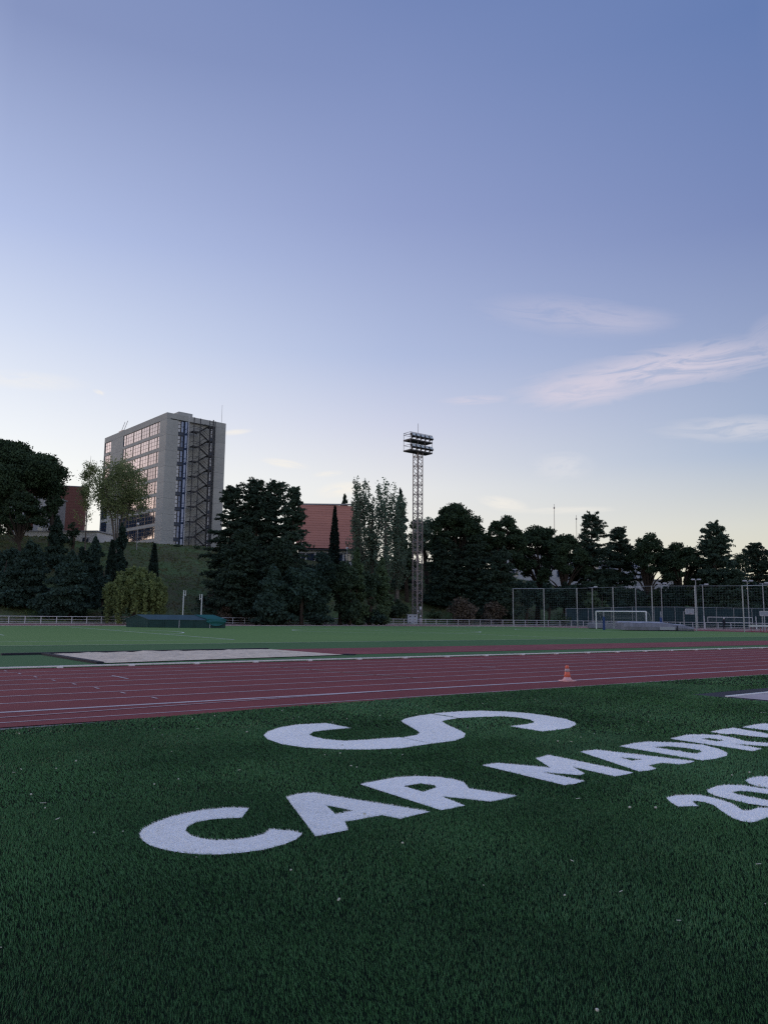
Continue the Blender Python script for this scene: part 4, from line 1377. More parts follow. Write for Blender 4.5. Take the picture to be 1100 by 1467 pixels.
# ------------------------------------------------------------------ courts beyond the bend
cf = empty('court_fence', G(0, 0), 0, 'blue-green mesh fence round the ball courts beyond the railing', 'fence')
pts = []
for px, pyt in ((810, 872), (842, 872), (875, 871), (905, 870), (936, 870), (966, 870), (998, 870.5), (1025, 871), (1050, 871.5), (1076, 872), (1102, 872.5), (1130, 873)):
    q = at(px, pyt, 140)
    pts.append((q.x, 140.0, q.z))
for x, y, z in pts:
    MB().bar((x, y, 0), (x, y, z + 0.1), 0.05, 5).build('post', M['galv'], cf)
for (x0, y0, z_0), (x1, y1, z_1) in zip(pts, pts[1:]):
    MB().box(((x0 + x1) / 2, 140.06, (z_0 + 0.2) / 2), (x1 - x0 - 0.1, 0.03, z_0 - 0.25)).build('mesh_panel', M['court_mesh'], cf)
    MB().bar((x0, 140, z_0 + 0.04), (x1, 140, z_1 + 0.04), 0.035).build('top_rail', M['galv'], cf)
LPS = [(909.5, 842.0, 133, 'street light with flat head above the goal net'), (946.2, 836.5, 128, 'court light pole with double head above the blue padded post'),
       (1005.5, 838.0, 126, 'court light pole with short arm close behind a net post'), (1069.5, 833.0, 126, 'court light pole with floodlight rising behind the last net post'),
       (1091.5, 836.0, 124, 'thin court light pole behind the last basketball hoop'), (995.5, 831.0, 133, 'tallest court light with square head above the landing mat'), (847.5, 841.5, 136, 'slim light pole before the pale green shrubs')]
for i, (px, pt, Y, lab) in enumerate(LPS):
    q = at(px, pt, Y)
    lp = empty('court_light', (q.x, q.y, 0), 0, lab, 'light pole', 'light poles round the ball courts')
    MB().tube([(0, 0, 0), (0, 0, q.z)], [0.09, 0.06], 6).build('pole', M['galv'], lp)
    MB().bar((-0.5, 0, q.z), (0.75, 0, q.z), 0.04).build('arm', M['galv'], lp)
    for x in ((-0.45, 0.6) if i % 2 else (0.6,)):
        hd_ = MB().box((x, -0.1, q.z + 0.12), (0.55, 0.35, 0.2)).build('lamp_head', M['cabinet'], lp)
        MB().box((x, -0.1, q.z + 0.01), (0.45, 0.28, 0.02)).build('lamp_glass', M['lamp_glass'], hd_)
for px, py0, py1, Y, lab in ((987.0, 872, 880, 120, 'pale basketball backboard above the landing mat'), (1093.5, 875.5, 882.5, 118, 'white-edged basketball backboard near the right frame edge')):
    a, b = at(px, py0, Y), at(px, py1, Y)
    hp_ = empty('basketball_hoop', (a.x, Y, 0), math.radians(5), lab, 'basketball hoop', 'basketball hoops on the courts')
    zc, hh = (a.z + b.z) / 2, a.z - b.z
    MB().box((0, 0, zc), (1.35, 0.04, hh)).build('backboard', M['board'], hp_)
    mb = MB()
    for s_ in (-1, 1):
        mb.box((s_ * 0.67, -0.03, zc), (0.07, 0.03, hh)).box((0, -0.03, zc + s_ * (hh / 2 - 0.03)), (1.27, 0.03, 0.07)).box((s_ * .2, -0.03, zc - .1), (0.04, 0.03, 0.32))
    mb.build('border', M['white_metal'], hp_)
    MB().tube([(0.23 * math.cos(t), -0.35 + 0.23 * math.sin(t), zc - hh / 2 + 0.15) for t in np.linspace(0, 2 * math.pi, 13)], 0.015, 4).build('hoop', M['red_paint'], hp_)
    MB().tube([(-0.62 if px < 1000 else 0.1, 0.7, 0), (-0.62 if px < 1000 else 0.1, 0.7, zc), (0, 0.03, zc)], 0.07, 6).build('stand', M['galv'], hp_)
qa, qb = at(1013, 883.5, 122), at(1077, 884.5, 122)
vn = empty('volleyball_net', ((qa.x + qb.x) / 2, 122, 0), 0, 'volleyball net with white bands stretched between two poles on the court', 'net')
hw_, vt = (qb.x - qa.x) / 2, qa.z
for s_ in (-1, 1):
    MB().bar((s_ * (hw_ + 0.55), 0, 0), (s_ * (hw_ + 0.55), 0, vt + 0.12), 0.06, 6).build('pole', M['white_metal'], vn)
mb = MB().box((0, 0, vt - 0.05), (2 * hw_, 0.03, 0.09)).box((0, 0, vt - 0.88), (2 * hw_, 0.03, 0.07))
for s_ in (-1, 1): mb.box((s_ * hw_, 0, vt - 0.46), (0.07, 0.03, 0.76))
mb.build('band', M['white_metal'], vn)
mb = MB()
for k in range(1, 40): mb.bar((-hw_ + 2 * hw_ * k / 40, 0, vt - 0.85), (-hw_ + 2 * hw_ * k / 40, 0, vt - 0.1), 0.006, 3)
for k in range(1, 8): mb.bar((-hw_, 0, vt - 0.1 * k - 0.05), (hw_, 0, vt - 0.1 * k - 0.05), 0.006, 3)
mb.build('mesh', M['net'], vn)

# person behind the railing
pq = at(1036.8, 900, 118)
pe = empty('person', (pq.x, pq.y, 0), 0.4, 'person in dark clothes with a pale cap standing behind the railing', 'person')
sv = [(0, 0, .92), (0, 0, 1.10), (0, .01, 1.30), (0, 0, 1.45), (0, -.01, 1.54), (0, -.02, 1.64), (0, -.02, 1.74),
      (.10, 0, .88), (.11, -.02, .50), (.11, .02, .09), (.11, -.12, .04), (-.10, 0, .88), (-.12, .02, .50), (-.13, .04, .09), (-.13, -.10, .04),
      (.19, 0, 1.41), (.25, .02, 1.14), (.23, -.10, .90), (.22, -.15, .82), (-.19, 0, 1.41), (-.25, .03, 1.14), (-.24, -.06, .90), (-.23, -.10, .82)]
se = [(0, 1), (1, 2), (2, 3), (3, 4), (4, 5), (5, 6), (0, 7), (7, 8), (8, 9), (9, 10), (0, 11), (11, 12), (12, 13), (13, 14), (3, 15), (15, 16), (16, 17), (17, 18), (3, 19), (19, 20), (20, 21), (21, 22)]
sr = [.14, .14, .16, .09, .055, .095, .08, .10, .068, .045, .04, .10, .068, .045, .04, .07, .048, .036, .04, .07, .048, .036, .04]
me = bpy.data.meshes.new('body')
me.from_pydata(sv, se, [])
bo = link_mesh('body', me, M['dark_cloth'], pe)
sk = bo.modifiers.new('skin', 'SKIN')
bo.modifiers.new('sub', 'SUBSURF').levels = 1
for i, r_ in enumerate(sr):
    me.skin_vertices[0].data[i].radius = (r_, r_)
me.skin_vertices[0].data[0].use_root = True
MB().lathe([(0.088, 1.60), (0.098, 1.66), (0.104, 1.72), (0.085, 1.80), (0.03, 1.83)], 12, (0, -0.02, 0)).build('cap', M['white_metal'], pe, True)
MB().lathe([(0.03, 1.50), (0.085, 1.55), (0.095, 1.60), (0.088, 1.605)], 12, (0, -0.028, 0)).build('face', M['skin'], pe, True)

# lamps and masts on the bank
for px, pt, pb, Y, lab in ((196.3, 751, 784, 150, 'globe street lamp before the lower floors of the tower block'), (497, 786, 800, 150, 'small globe lamp under the red tiled roof right of the slim cypress'), (431.5, 780, 795, 150, 'small globe lamp beside the right edge of the cedar clump')):
    t_, b_ = at(px, pt, Y), at(px, pb, Y)
    lp = empty('street_lamp', (b_.x, b_.y, b_.z - 0.8), 0, lab, 'street lamp', 'globe lamps along the bank top')
    z_ = t_.z - b_.z + 0.8
    MB().tube([(0, 0, 0), (0, 0, z_ - 0.2)], [0.07, 0.05], 6).build('pole', M['galv'], lp)
    MB().lathe([(0.05, z_ - 0.26), (0.2, z_ - 0.12), (0.26, z_ + 0.04), (0.2, z_ + 0.2), (0.04, z_ + 0.29)], 12).build('globe', M['white_kerb'], lp, True)
for px, pt, Y, lab in ((793.3, 722, 230, 'tall thin radio mast rising behind the stone pines'), (825.0, 738, 240, 'shorter thin radio mast between stone pines and the first cedar')):
    t_ = at(px, pt, Y)
    ms = empty('radio_mast', (t_.x, t_.y, 8.0), 0, lab, 'mast', 'thin masts on the skyline')
    MB().tube([(0, 0, 0), (0, 0, t_.z - 8.0)], [0.13, 0.06], 5).build('pole', M['galv_dark'], ms)
    MB().box((0, 0, t_.z - 9.2), (0.35, 0.35, 0.5)).build('aerial', M['galv_dark'], ms)

# ------------------------------------------------------------------ trees


def leaf_mesh(name, C, size, rng, up=None, stretch=1.6):
    """one leaf spray (a small triangle or kite) at every point of C"""
    n = len(C)
    nv_ = rng.randn(n, 3)
    if up is not None: nv_ = nv_ * (1 - up) + np.array([0, 0, 1.0]) * up * 2.0
    nv_ /= np.linalg.norm(nv_, axis=1)[:, None] + 1e-9
    r_ = rng.randn(n, 3)
    t1 = np.cross(nv_, r_); t1 /= np.linalg.norm(t1, axis=1)[:, None] + 1e-9
    t2 = np.cross(nv_, t1)
    s = (np.asarray(size) * rng.uniform(0.6, 1.35, n))[:, None]
    a = C + t1 * s * stretch * 0.5
    b = C + t2 * s * 0.5
    c = C - t1 * s * stretch * 0.5
    d = C - t2 * s * 0.5
    Vv = np.stack([a, b, c, d], 1).reshape(-1, 3)
    i = np.arange(n) * 4
    return np_mesh(name, Vv, np.stack([i, i + 1, i + 2, i + 3], 1))


def clumps(rng, centres, radii, per, squash=0.7, shell=0.55):
    """points gathered in lumpy clusters, more towards each cluster's skin"""
    out = []
    for c, r in zip(centres, radii):
        n = max(6, int(per * (r ** 2)))
        d = rng.randn(n, 3)
        d /= np.linalg.norm(d, axis=1)[:, None]
        q = r * rng.uniform(shell ** 3, 1, n) ** (1 / 3) * (1 + 0.16 * rng.randn(n))
        p_ = d * q[:, None]
        p_[:, 2] *= squash
        out.append(p_ + np.asarray(c))
    return np.concatenate(out)


TREES = []


def tree(kind, px, ptop, hwpx, Y, label, seed=0, name=None, group=None, pbase=None, m=None, dens=1.0):
    """px, ptop, hwpx: bearing, top and half width as surveyed on the photograph, Y: metres ahead"""
    rng = np.random.RandomState(seed * 7 + int(px) + 13)
    t_ = at(px, ptop, Y)
    zg = hz(t_.x, Y)
    if pbase is not None: zg = min(zg, at(px, pbase, Y).z) if zg > 0 else 0.0
    zg = max(zg, 0.0)
    h = t_.z - zg
    R = hwpx * Y / 1100.0
    nm = name or {'cedar': 'cedar_tree', 'pine': 'stone_pine', 'fir': 'conifer_tree', 'cypress': 'cypress_tree', 'poplar': 'poplar_tree', 'vase': 'elm_tree', 'airy': 'birch_tree',
                  'willow': 'willow_tree', 'bush': 'shrub', 'round': 'leafy_tree'}[kind]
    root = empty(nm, (t_.x, Y, zg), rng.uniform(0, 6.28) if kind not in ('pine', 'vase') else 0.0, label, 'shrub' if kind == 'bush' else 'tree', group)
    tk = MB()
    if kind == 'cedar':
        tk.tube([(0, 0, -0.5), (0.1, 0, h * 0.5), (0, 0, h * 0.97)], [0.028 * h, 0.018 * h, 0.03], 7)
        P, D, nb_ = [], [], int(215 * dens)
        zs = np.sort(rng.uniform(0.08, 0.985, nb_))
        lop = rng.uniform(0.75, 1.2, 6)
        for t in zs:
            az = rng.uniform(0, 6.283)
            L = R * (0.03 + 1.0 * (1 - t) ** 0.53) * (rng.uniform(0.5, 0.98) if rng.rand() < 0.78 else rng.uniform(0.98, 1.22)) * lop[int(az / 1.0472) % 6]
            z_ = h * t
            rise = rng.uniform(-0.05, 0.26) + 1.1 * max(0.0, t - 0.55) * rng.uniform(0.2, 1.8)
            dirv = np.array([math.cos(az), math.sin(az)])
            perp = np.array([-dirv[1], dirv[0]])
            tip = np.array([*(dirv * L), z_ + L * rise])
            tk.tube([(0, 0, z_ - 0.2), tuple(tip * [0.6, 0.6, 1] + [0, 0, -0.04 * L]), tuple(tip)], [0.006 * h * (1.1 - t), 0.035, 0.012], 4, False)
            n = int(6 + 9 * L)
            u = rng.uniform(0.1, 1.04, n)
            P.append(np.stack([dirv[0] * L * u, dirv[1] * L * u, z_ + L * rise * u], 1) + rng.randn(n, 3) * [0.08, 0.08, 0.05])
            ntw = int((3 + 2.6 * L) * dens)
            for q in range(ntw):
                u0 = rng.uniform(0.06, 1.0) ** 0.8
                sg = 1 if q % 2 else -1
                lt_ = L * rng.uniform(0.14, 0.42) * (1.3 - 0.95 * u0) + 0.12 + 0.05 * R
                th_ = rng.uniform(0.25, 1.15)
                dd = dirv * math.cos(th_) + perp * sg * math.sin(th_)
                n = int(6 + 9 * lt_)
                uu = rng.uniform(0.0, 1.0, n)
                bz0 = z_ + L * rise * u0 - 0.12 * L * max(0, u0 - 0.6)
                pz = bz0 + (rng.uniform(-0.25, 0.40) - 0.15 * uu) * uu * lt_ + rng.randn(n) * 0.06
                P.append(np.stack([dirv[0] * L * u0 + dd[0] * lt_ * uu + rng.randn(n) * .07, dirv[1] * L * u0 + dd[1] * lt_ * uu + rng.randn(n) * .07, pz], 1))
        n = 60
        tt = rng.uniform(0.90, 1.0, n)
        P.append(np.stack([rng.randn(n) * R * 0.5 * (1.02 - tt), rng.randn(n) * R * 0.5 * (1.02 - tt), h * tt], 1))
        C = np.concatenate(P)
        me = leaf_mesh('crown', C, 0.185, rng, 0.10, 2.6)
        mm = m or 'cedar'
    elif kind == 'fir':
        tk.tube([(0, 0, -0.5), (0, 0, h * 0.96)], [0.02 * h + 0.05, 0.03], 6)
        nb_ = int(110 * dens)
        P = []
        for t in rng.uniform(0.02, 1.0, nb_) ** 0.9:
            az = rng.uniform(0, 6.283)
            L = R * ((1 - t) ** 0.66 * 0.95 + 0.05) * (rng.uniform(0.5, 0.95) if rng.rand() < 0.75 else rng.uniform(0.95, 1.3)) * (1 + 0.25 * math.sin(az * 2 + seed + t * 9))
            n = int((26 + 75 * L) * dens)
            u = rng.uniform(0.1, 1.0, n) ** 0.7
            side = rng.randn(n) * 0.20 * L
            dirv = np.array([math.cos(az), math.sin(az)]); perp = np.array([-dirv[1], dirv[0]])
            pz = h * t + 0.28 * L * u - 0.25 * L * u ** 3 + rng.randn(n) * 0.16
            P.append(np.stack([dirv[0] * L * u + perp[0] * side, dirv[1] * L * u + perp[1] * side, pz], 1))
        n = 60
        tt = rng.uniform(0.88, 1.0, n)
        P.append(np.stack([rng.randn(n) * R * 0.4 * (1.02 - tt), rng.randn(n) * R * 0.4 * (1.02 - tt), h * tt], 1))
        C = np.concatenate(P)
        me = leaf_mesh('crown', C, 0.29, rng, 0.1, 1.8)
        mm = m or 'fir'
    elif kind == 'pine':
        ct = h * 0.46 if h > 9 else h * 0.36
        lean = rng.uniform(-0.08, 0.08) * h
        fork = h * 0.34
        tk.tube([(0, 0, -0.5), (lean * 0.4, 0, fork * 0.6), (lean, 0, fork)], [0.030 * h, 0.024 * h, 0.021 * h], 8)
        nc_ = int(62 * dens)
        cs, rs_ = [], []
        for k in range(nc_):
            r_ = math.sqrt(rng.uniform(0, 1)); az = rng.uniform(0, 6.283)
            zc = h - (h - ct) * (0.10 + 0.46 * r_ ** 2.4) - rng.uniform(0, 1) ** 1.6 * 0.42 * (h - ct)
            cs.append((lean * 0.6 + R * 0.80 * r_ * math.cos(az), R * 0.80 * r_ * math.sin(az), zc))
            rs_.append(R * rng.uniform(0.12, 0.24))
        cs.append((0, 0, h - R * 0.2)); rs_.append(R * 0.26)
        for k in range(0, nc_, 3):
            c = cs[k]
            mid = (lean * 0.7 + c[0] * 0.45, c[1] * 0.45, fork + (c[2] - fork) * 0.55)
            tk.tube([(lean, 0, fork - 0.2), mid, (c[0], c[1], c[2])], [0.013 * h, 0.008 * h, 0.03], 5, False)
        C = clumps(rng, cs, rs_, 190 * dens, 0.66, 0.45)
        C[:, 2] = np.minimum(C[:, 2], h)
        me = leaf_mesh('crown', C, 0.27, rng, 0.12, 1.6)
        mm = m or 'pine'
    elif kind == 'cypress':
        tk.tube([(0, 0, -0.5), (0, 0, h * 0.9)], [0.12, 0.03], 5)
        n = int(2600 * dens)
        t = rng.uniform(0, 1, n)
        prof = np.interp(t, [0, 0.08, 0.3, 0.6, 0.85, 1.0], [0.7, 0.95, 1.0, 0.8, 0.4, 0.04])
        az = rng.uniform(0, 6.283, n)
        rr = R * prof * np.sqrt(rng.uniform(0.25, 1, n)) * (1 + 0.12 * np.sin(az * 5 + t * 20))
        C = np.stack([rr * np.cos(az), rr * np.sin(az), h * t], 1)
        me = leaf_mesh('crown', C, 0.34, rng, 0.0, 1.8)
        mm = m or 'cypress'
    elif kind == 'poplar':
        P = []
        tk.tube([(0, 0, -0.5), (0, 0, h * 0.5), (0.1, 0, h * 0.92)], [0.02 * h, 0.014 * h, 0.03], 6)
        for k in range(int(38 * dens)):
            zb = rng.uniform(0.12, 0.78); az = rng.uniform(0, 6.283)
            L = h * min(rng.uniform(0.16, 0.34), 1.0 - zb + 0.02)
            out_ = R * rng.uniform(0.35, 1.0) * (1 - 0.55 * max(0, zb - 0.35))
            dirv = np.array([math.cos(az), math.sin(az)])
            pts_ = [(0, 0, h * zb), (dirv[0] * out_ * .8, dirv[1] * out_ * .8, h * zb + L * .45), (dirv[0] * out_, dirv[1] * out_, h * zb + L)]
            tk.tube(pts_, [0.06, 0.04, 0.015], 4, False)
            n = int(95 * dens)
            u = rng.uniform(0.15, 1.05, n)
            x = out_ * np.minimum(1, u * 1.3)
            C_ = np.stack([dirv[0] * x, dirv[1] * x, h * zb + L * u], 1) + rng.randn(n, 3) * [0.24, 0.24, 0.3]
            P.append(C_)
        C = np.concatenate(P)
        me = leaf_mesh('crown', C, 0.27, rng, 0.0, 1.5)
        mm = m or 'poplar_leaf'
    elif kind == 'vase':
        P = []
        z1 = h * 0.50
        for k in range(9):
            az = 6.283 * k / 9 + rng.uniform(-0.3, 0.3)
            d_ = np.array([math.cos(az), math.sin(az)])
            r1 = R * rng.uniform(0.22, 0.42)
            r2 = R * rng.uniform(0.45, 0.95)
            b0 = rng.uniform(0.05, 0.28)
            pts_ = [(d_[0] * 0.15, d_[1] * 0.15, -0.5), (d_[0] * b0 * 1.2, d_[1] * b0 * 1.2, h * 0.22), (d_[0] * r1, d_[1] * r1, z1), (d_[0] * r2, d_[1] * r2, h * rng.uniform(0.74, 0.88))]
            tk.tube(pts_, [0.17, 0.14, 0.10, 0.03], 6, False)
            for j in range(7):
                t0 = rng.uniform(0.5, 0.8)
                a2 = az + rng.uniform(-0.9, 0.9)
                r3 = R * rng.uniform(0.4, 1.0)
                st_ = (d_[0] * (r1 + (r2 - r1) * (t0 - .5) * 2), d_[1] * (r1 + (r2 - r1) * (t0 - .5) * 2), z1 + (h * 0.8 - z1) * (t0 - .5) * 2)
                tk.tube([st_, (math.cos(a2) * r3, math.sin(a2) * r3, min(h * 0.97, st_[2] + h * rng.uniform(0.05, 0.22)))], [0.04, 0.012], 4, False)
        n = int(15000 * dens)
        d = rng.randn(n, 3); d /= np.linalg.norm(d, axis=1)[:, None]
        az_ = np.arctan2(d[:, 1], d[:, 0])
        q = rng.uniform(0.22, 1, n) ** 0.5 * (1 + 0.06 * rng.randn(n)) * (1 + 0.13 * np.sin(az_ * 3 + 1.1 + 2 * d[:, 2]) + 0.10 * np.sin(az_ * 7 + d[:, 2] * 6))
        C = d * q[:, None] * [R, R, h * 0.235]
        C[:, 2] += h * 0.755
        C[:, 2] += -0.05 * h * (np.hypot(C[:, 0], C[:, 1]) / R) ** 2
        keep = (np.sin(C[:, 0] * 1.9 + 1) + np.sin(C[:, 1] * 2.1) + np.sin(C[:, 2] * 1.7 + C[:, 0])) > -1.35
        C = C[keep]
        me = leaf_mesh('crown', C, 0.21, rng, 0.0, 1.4)
        mm = m or 'young_leaf'
    elif kind == 'airy':
        P = []
        tk.tube([(0, 0, -0.5), (0.2, 0, h * 0.4), (0, 0, h * 0.98)], [0.16, 0.11, 0.02], 6)
        for k in range(34):
            t0 = rng.uniform(0.22, 0.85); az = rng.uniform(0, 6.283)
            L = R * rng.uniform(0.5, 1.05) * (1.15 - t0 * 0.7)
            tip = (math.cos(az) * L, math.sin(az) * L, h * t0 + L * rng.uniform(0.6, 1.5))
            tk.tube([(0, 0, h * t0), (tip[0] * .6, tip[1] * .6, h * t0 + (tip[2] - h * t0) * .5), tip], [0.05, 0.03, 0.012], 4, False)
            n = int(60 * dens)
            u = rng.uniform(0.3, 1.1, n)
            C_ = np.stack([tip[0] * u, tip[1] * u, h * t0 + (tip[2] - h * t0) * u], 1) + rng.randn(n, 3) * 0.32
            C_[:, 2] -= rng.uniform(0, 0.8, n) * (rng.rand(n) < 0.4)
            P.append(C_)
        C = np.concatenate(P)
        C[:, 2] = np.minimum(C[:, 2], h)
        me = leaf_mesh('crown', C, 0.18, rng, 0.0, 1.5)
        mm = m or 'young_leaf'
    elif kind == 'willow':
        tk.tube([(0, 0, -0.5), (0.3, 0, h * 0.45), (0, 0, h * 0.75)], [0.32, 0.25, 0.1], 7)
        P = []
        for k in range(int(190 * dens)):
            az = rng.uniform(0, 6.283); r_ = R * math.sqrt(rng.uniform(0.03, 1.0))
            zt = h * (0.98 - 0.36 * (r_ / R) ** 2.2) * rng.uniform(0.86, 1.0)
            L = h * rng.uniform(0.18, 0.62) if r_ > R * .45 else h * rng.uniform(0.1, 0.3)
            L = min(L, zt - 0.15)
            n = int(52 * dens)
            u = rng.uniform(0, 1, n)
            x, y = r_ * math.cos(az), r_ * math.sin(az)
            P.append(np.stack([x + rng.randn(n) * 0.12, y + rng.randn(n) * 0.12, zt - L * u], 1))
            if k % 4 == 0: tk.tube([(0, 0, h * 0.6), (x * .6, y * .6, zt * 0.97), (x, y, zt), (x, y, zt - L)], [0.06, 0.04, 0.02, 0.008], 3, False)
        C = np.concatenate(P)
        me = leaf_mesh('crown', C, 0.27, rng, -0.0, 1.7)
        mm = m or 'willow_leaf'
    else:   # bush, round
        rd_ = kind == 'round'
        tk.tube([(0, 0, -0.5), (0.05 * h, 0, h * 0.5), (0, 0, h * 0.8)], [0.03 * h + 0.04, 0.02 * h, 0.03], 6)
        nc_ = int((30 if rd_ else 22) * dens)
        cs, rs_ = [], []
        for k in range(nc_):
            d = rng.randn(3); d /= np.linalg.norm(d)
            q = rng.uniform(0.2, 0.80)
            if rd_: c = (d[0] * R * q, d[1] * R * q, h * 0.60 + d[2] * h * 0.36 * q)
            else: c = (d[0] * R * q, d[1] * R * q, abs(d[2]) * h * 0.72 * q + h * 0.18)
            cs.append(c); rs_.append(min(R, h * 0.5) * rng.uniform(0.22, 0.42))
            if rd_ and k % 3 == 0: tk.tube([(0, 0, h * 0.3), (c[0] * .6, c[1] * .6, c[2] * .8), c], [0.07, 0.05, 0.02], 4, False)
        C = clumps(rng, cs, rs_, 130 * dens * (1.2 / max(0.7, rs_[0])) ** 0.6, 0.85, 0.4)
        C = C[(C[:, 2] > 0.02)]
        C[:, 2] = np.minimum(C[:, 2], h * 0.985)
        me = leaf_mesh('crown', C, 0.30, rng, 0.05, 1.5)
        mm = m or 'bush_leaf'
    tk.build('trunk', M['bark_pale'] if kind in ('airy', 'vase', 'poplar') else M['bark'], root)
    link_mesh('crown', me, M[mm], root)
    TREES.append((label, len(me.polygons)))
    return root


# --- left bank
tree('pine', 4, 634, 92, 136, 'largest stone pine with a huge dark umbrella crown at the left edge', 1, dens=1.5)
tree('pine', 38, 704, 36, 124, 'smaller stone pine tucked below the largest umbrella crown', 2, dens=1.0)
tree('pine', -30, 690, 45, 130, 'dark stone pine crown cut by the left frame edge', 3)
tree('round', 78, 690, 18, 134, 'dark leafy tree at the right skirt of the largest stone pine', 4, m='pine', dens=0.9)
tree('fir', 84, 742, 17, 128, 'dark small conifer before the low white building', 5)
tree('round', 106, 738, 14, 130, 'thin dark tree with open crown before the brick block', 6, m='bush_leaf', dens=0.55)
tree('airy', 131, 650, 18, 138, 'slender half bare birch left of the tower block', 7, dens=1.8)
tree('vase', 176, 655, 39, 128, 'vase-shaped elm in young leaf before the tower block windows', 8, dens=1.1)
tree('fir', 137, 772, 20, 119, 'dark conifer at the foot of the half bare birch', 9)
tree('fir', 176, 752, 15, 124, 'dark conifer wrapped round the foot of the elm trunk', 10)
tree('fir', 118, 786, 16, 117, 'dark pointed conifer beside the brick house terrace', 11)
tree('cypress', 162, 774, 8, 117, 'dark column cypress left of the willow top', 12)
tree('cypress', 222, 780, 7, 124, 'small dark cypress alone on the grass right of the elm', 13)
tree('bush', 12, 786, 34, 108, 'broad dark evergreen mass at the bottom left edge', 14, m='fir', dens=1.5)
tree('fir', 45, 778, 36, 109, 'wide dark conifer behind the left stretch of railing', 15, dens=1.3)
tree('fir', 104, 792, 33, 107.5, 'wide dark conifer standing left of the willow', 16, dens=1.3)
tree('bush', 72, 835, 30, 106, 'low dark bush between the two wide conifers at left', 17, m='fir', dens=1.2)
tree('willow', 197, 808, 43, 107, 'yellow-green weeping willow behind the green shelter', 18, dens=1.15)
tree('bush', 160, 835, 12, 110, 'small dark bush under the left side of the willow', 19, m='fir')
for i, (px, pt, hw, Y, lab) in enumerate(((256, 780, 9, 160, 'low green bush on the bank top below the downpipe'), (240, 782, 7, 159, 'tiny green bush on the bank top by the small cypress'), (284, 781, 10, 160, 'low dark bush on the bank top under the steel stair'), (305, 838, 14, 124, 'scrubby grey bush on the bank left of the cedar skirts'), (322, 856, 13, 117, 'low grey scrub at the bank foot beneath the cedars'))):
    tree('bush', px, pt, hw, Y, lab, 30 + i, m='bush_leaf' if i < 3 else 'dry_leaf', dens=0.8)
# --- cedar clump
tree('cedar', 335, 697, 46, 126, 'left cedar of the big clump, tip beside the tower block', 40, dens=1.15)
tree('cedar', 369, 686, 56, 128, 'tallest cedar in the middle of the big clump', 41, dens=1.2)
tree('cedar', 396, 690, 52, 131, 'cedar with leaning tip right of the tallest in the clump', 42)
tree('cedar', 422, 697, 38, 127, 'right cedar of the big clump before the red roof', 43, dens=1.1)
tree('cedar', 350, 760, 48, 119, 'spreading lower cedar in front of the big clump', 44, dens=1.2)
tree('cedar', 402, 772, 44, 117, 'dark lower cedar at the right front of the clump', 45, dens=1.2)
tree('fir', 392, 812, 28, 112.5, 'dark conifer at the foot of the cedar clump', 46, dens=1.2)
tree('round', 434, 800, 28, 114, 'blue-dark rounded tree right of the cedar clump foot', 47, m='fir', dens=1.3)
tree('round', 462, 782, 25, 118, 'rounded dark tree below the red roof', 48, m='fir', dens=1.3)
tree('round', 489, 794, 24, 119, 'rounded dark tree below the slim cypress', 49, m='bush_leaf', dens=1.3)
tree('fir', 455, 822, 24, 115, 'low conifer in the front row below the red roof', 50, dens=1.1)
tree('fir', 512, 788, 19, 121, 'young green conifer below the poplars, left one', 51, m='light_leaf')
tree('round', 530, 806, 17, 122, 'leafy young tree below the white building', 52, m='bush_leaf')
tree('fir', 547, 800, 18, 123, 'pale green young conifer left of the floodlight tower', 53, m='light_leaf')
tree('bush', 502, 828, 22, 118, 'low dark shrub in the front row below the slim cypress', 54, m='bush_leaf', dens=1.2)
tree('cypress', 480, 726, 7.5, 152, 'tall slim dark cypress before the red tiled roof', 55, dens=1.2)
# --- poplars
tree('poplar', 516, 692, 20, 142, 'leftmost tall poplar at the end of the red roof', 60, dens=1.15)
tree('poplar', 534, 699, 18, 144, 'second poplar from the red roof', 61, dens=1.1)
tree('poplar', 553, 694, 19, 142, 'tall poplar midway between red roof and floodlight tower', 62, dens=1.15)
tree('poplar', 570, 716, 17, 143, 'shorter poplar just left of the floodlight tower', 63, dens=1.1)
tree('fir', 574, 701, 17, 152, 'dark pointed fir showing above the poplars', 64, m='fir')
tree('fir', 494, 710, 10, 175, 'distant dark cedar top at the ridge end of the red roof', 65, m='cedar')
tree('round', 584, 760, 18, 147, 'dark tree low behind the lattice left side', 66, m='bush_leaf')
tree('bush', 566, 846, 20, 138, 'dark green shrub left of the grey cabinet', 67, m='bush_leaf')
tree('bush', 622, 870, 13, 141, 'olive green low shrub right of the tower foot', 68, m='light_leaf')
tree('bush', 540, 862, 20, 122, 'low dark shrub in front of the pale young conifer', 69, m='fir')
# --- behind and right of the tower
tree('round', 612, 722, 22, 158, 'leafy tree with thin top just right of the lattice tower', 70, m='poplar_leaf', dens=0.8)
tree('pine', 652, 719, 46, 150, 'flat-topped dark pine right of the floodlight tower', 71, dens=1.2)
tree('cedar', 638, 764, 36, 148, 'spreading dark cedar under the flat-topped pine', 73, dens=1.15)
tree('cedar', 680, 766, 34, 147, 'dark cedar right of the spreading one, above the brown hedge', 74, dens=1.1)
tree('fir', 630, 806, 24, 147, 'dark conifer at the right foot of the lattice tower', 75, dens=1.1)
tree('pine', 726, 738, 41, 150, 'round-topped stone pine left of the twin masts', 76, dens=1.2)
tree('cedar', 716, 788, 36, 143, 'dark cedar filling below the round-topped stone pine', 77, dens=1.1)
tree('pine', 766, 751, 47, 154, 'stone pine with bare forked trunks below the tall mast', 78, dens=1.1)
tree('pine', 808, 764, 42, 150, 'stone pine with low crown left of the first cedar', 79, dens=1.1)
tree('cedar', 846, 738, 43, 152, 'tall layered cedar right of the stone pine group', 80, dens=1.15)
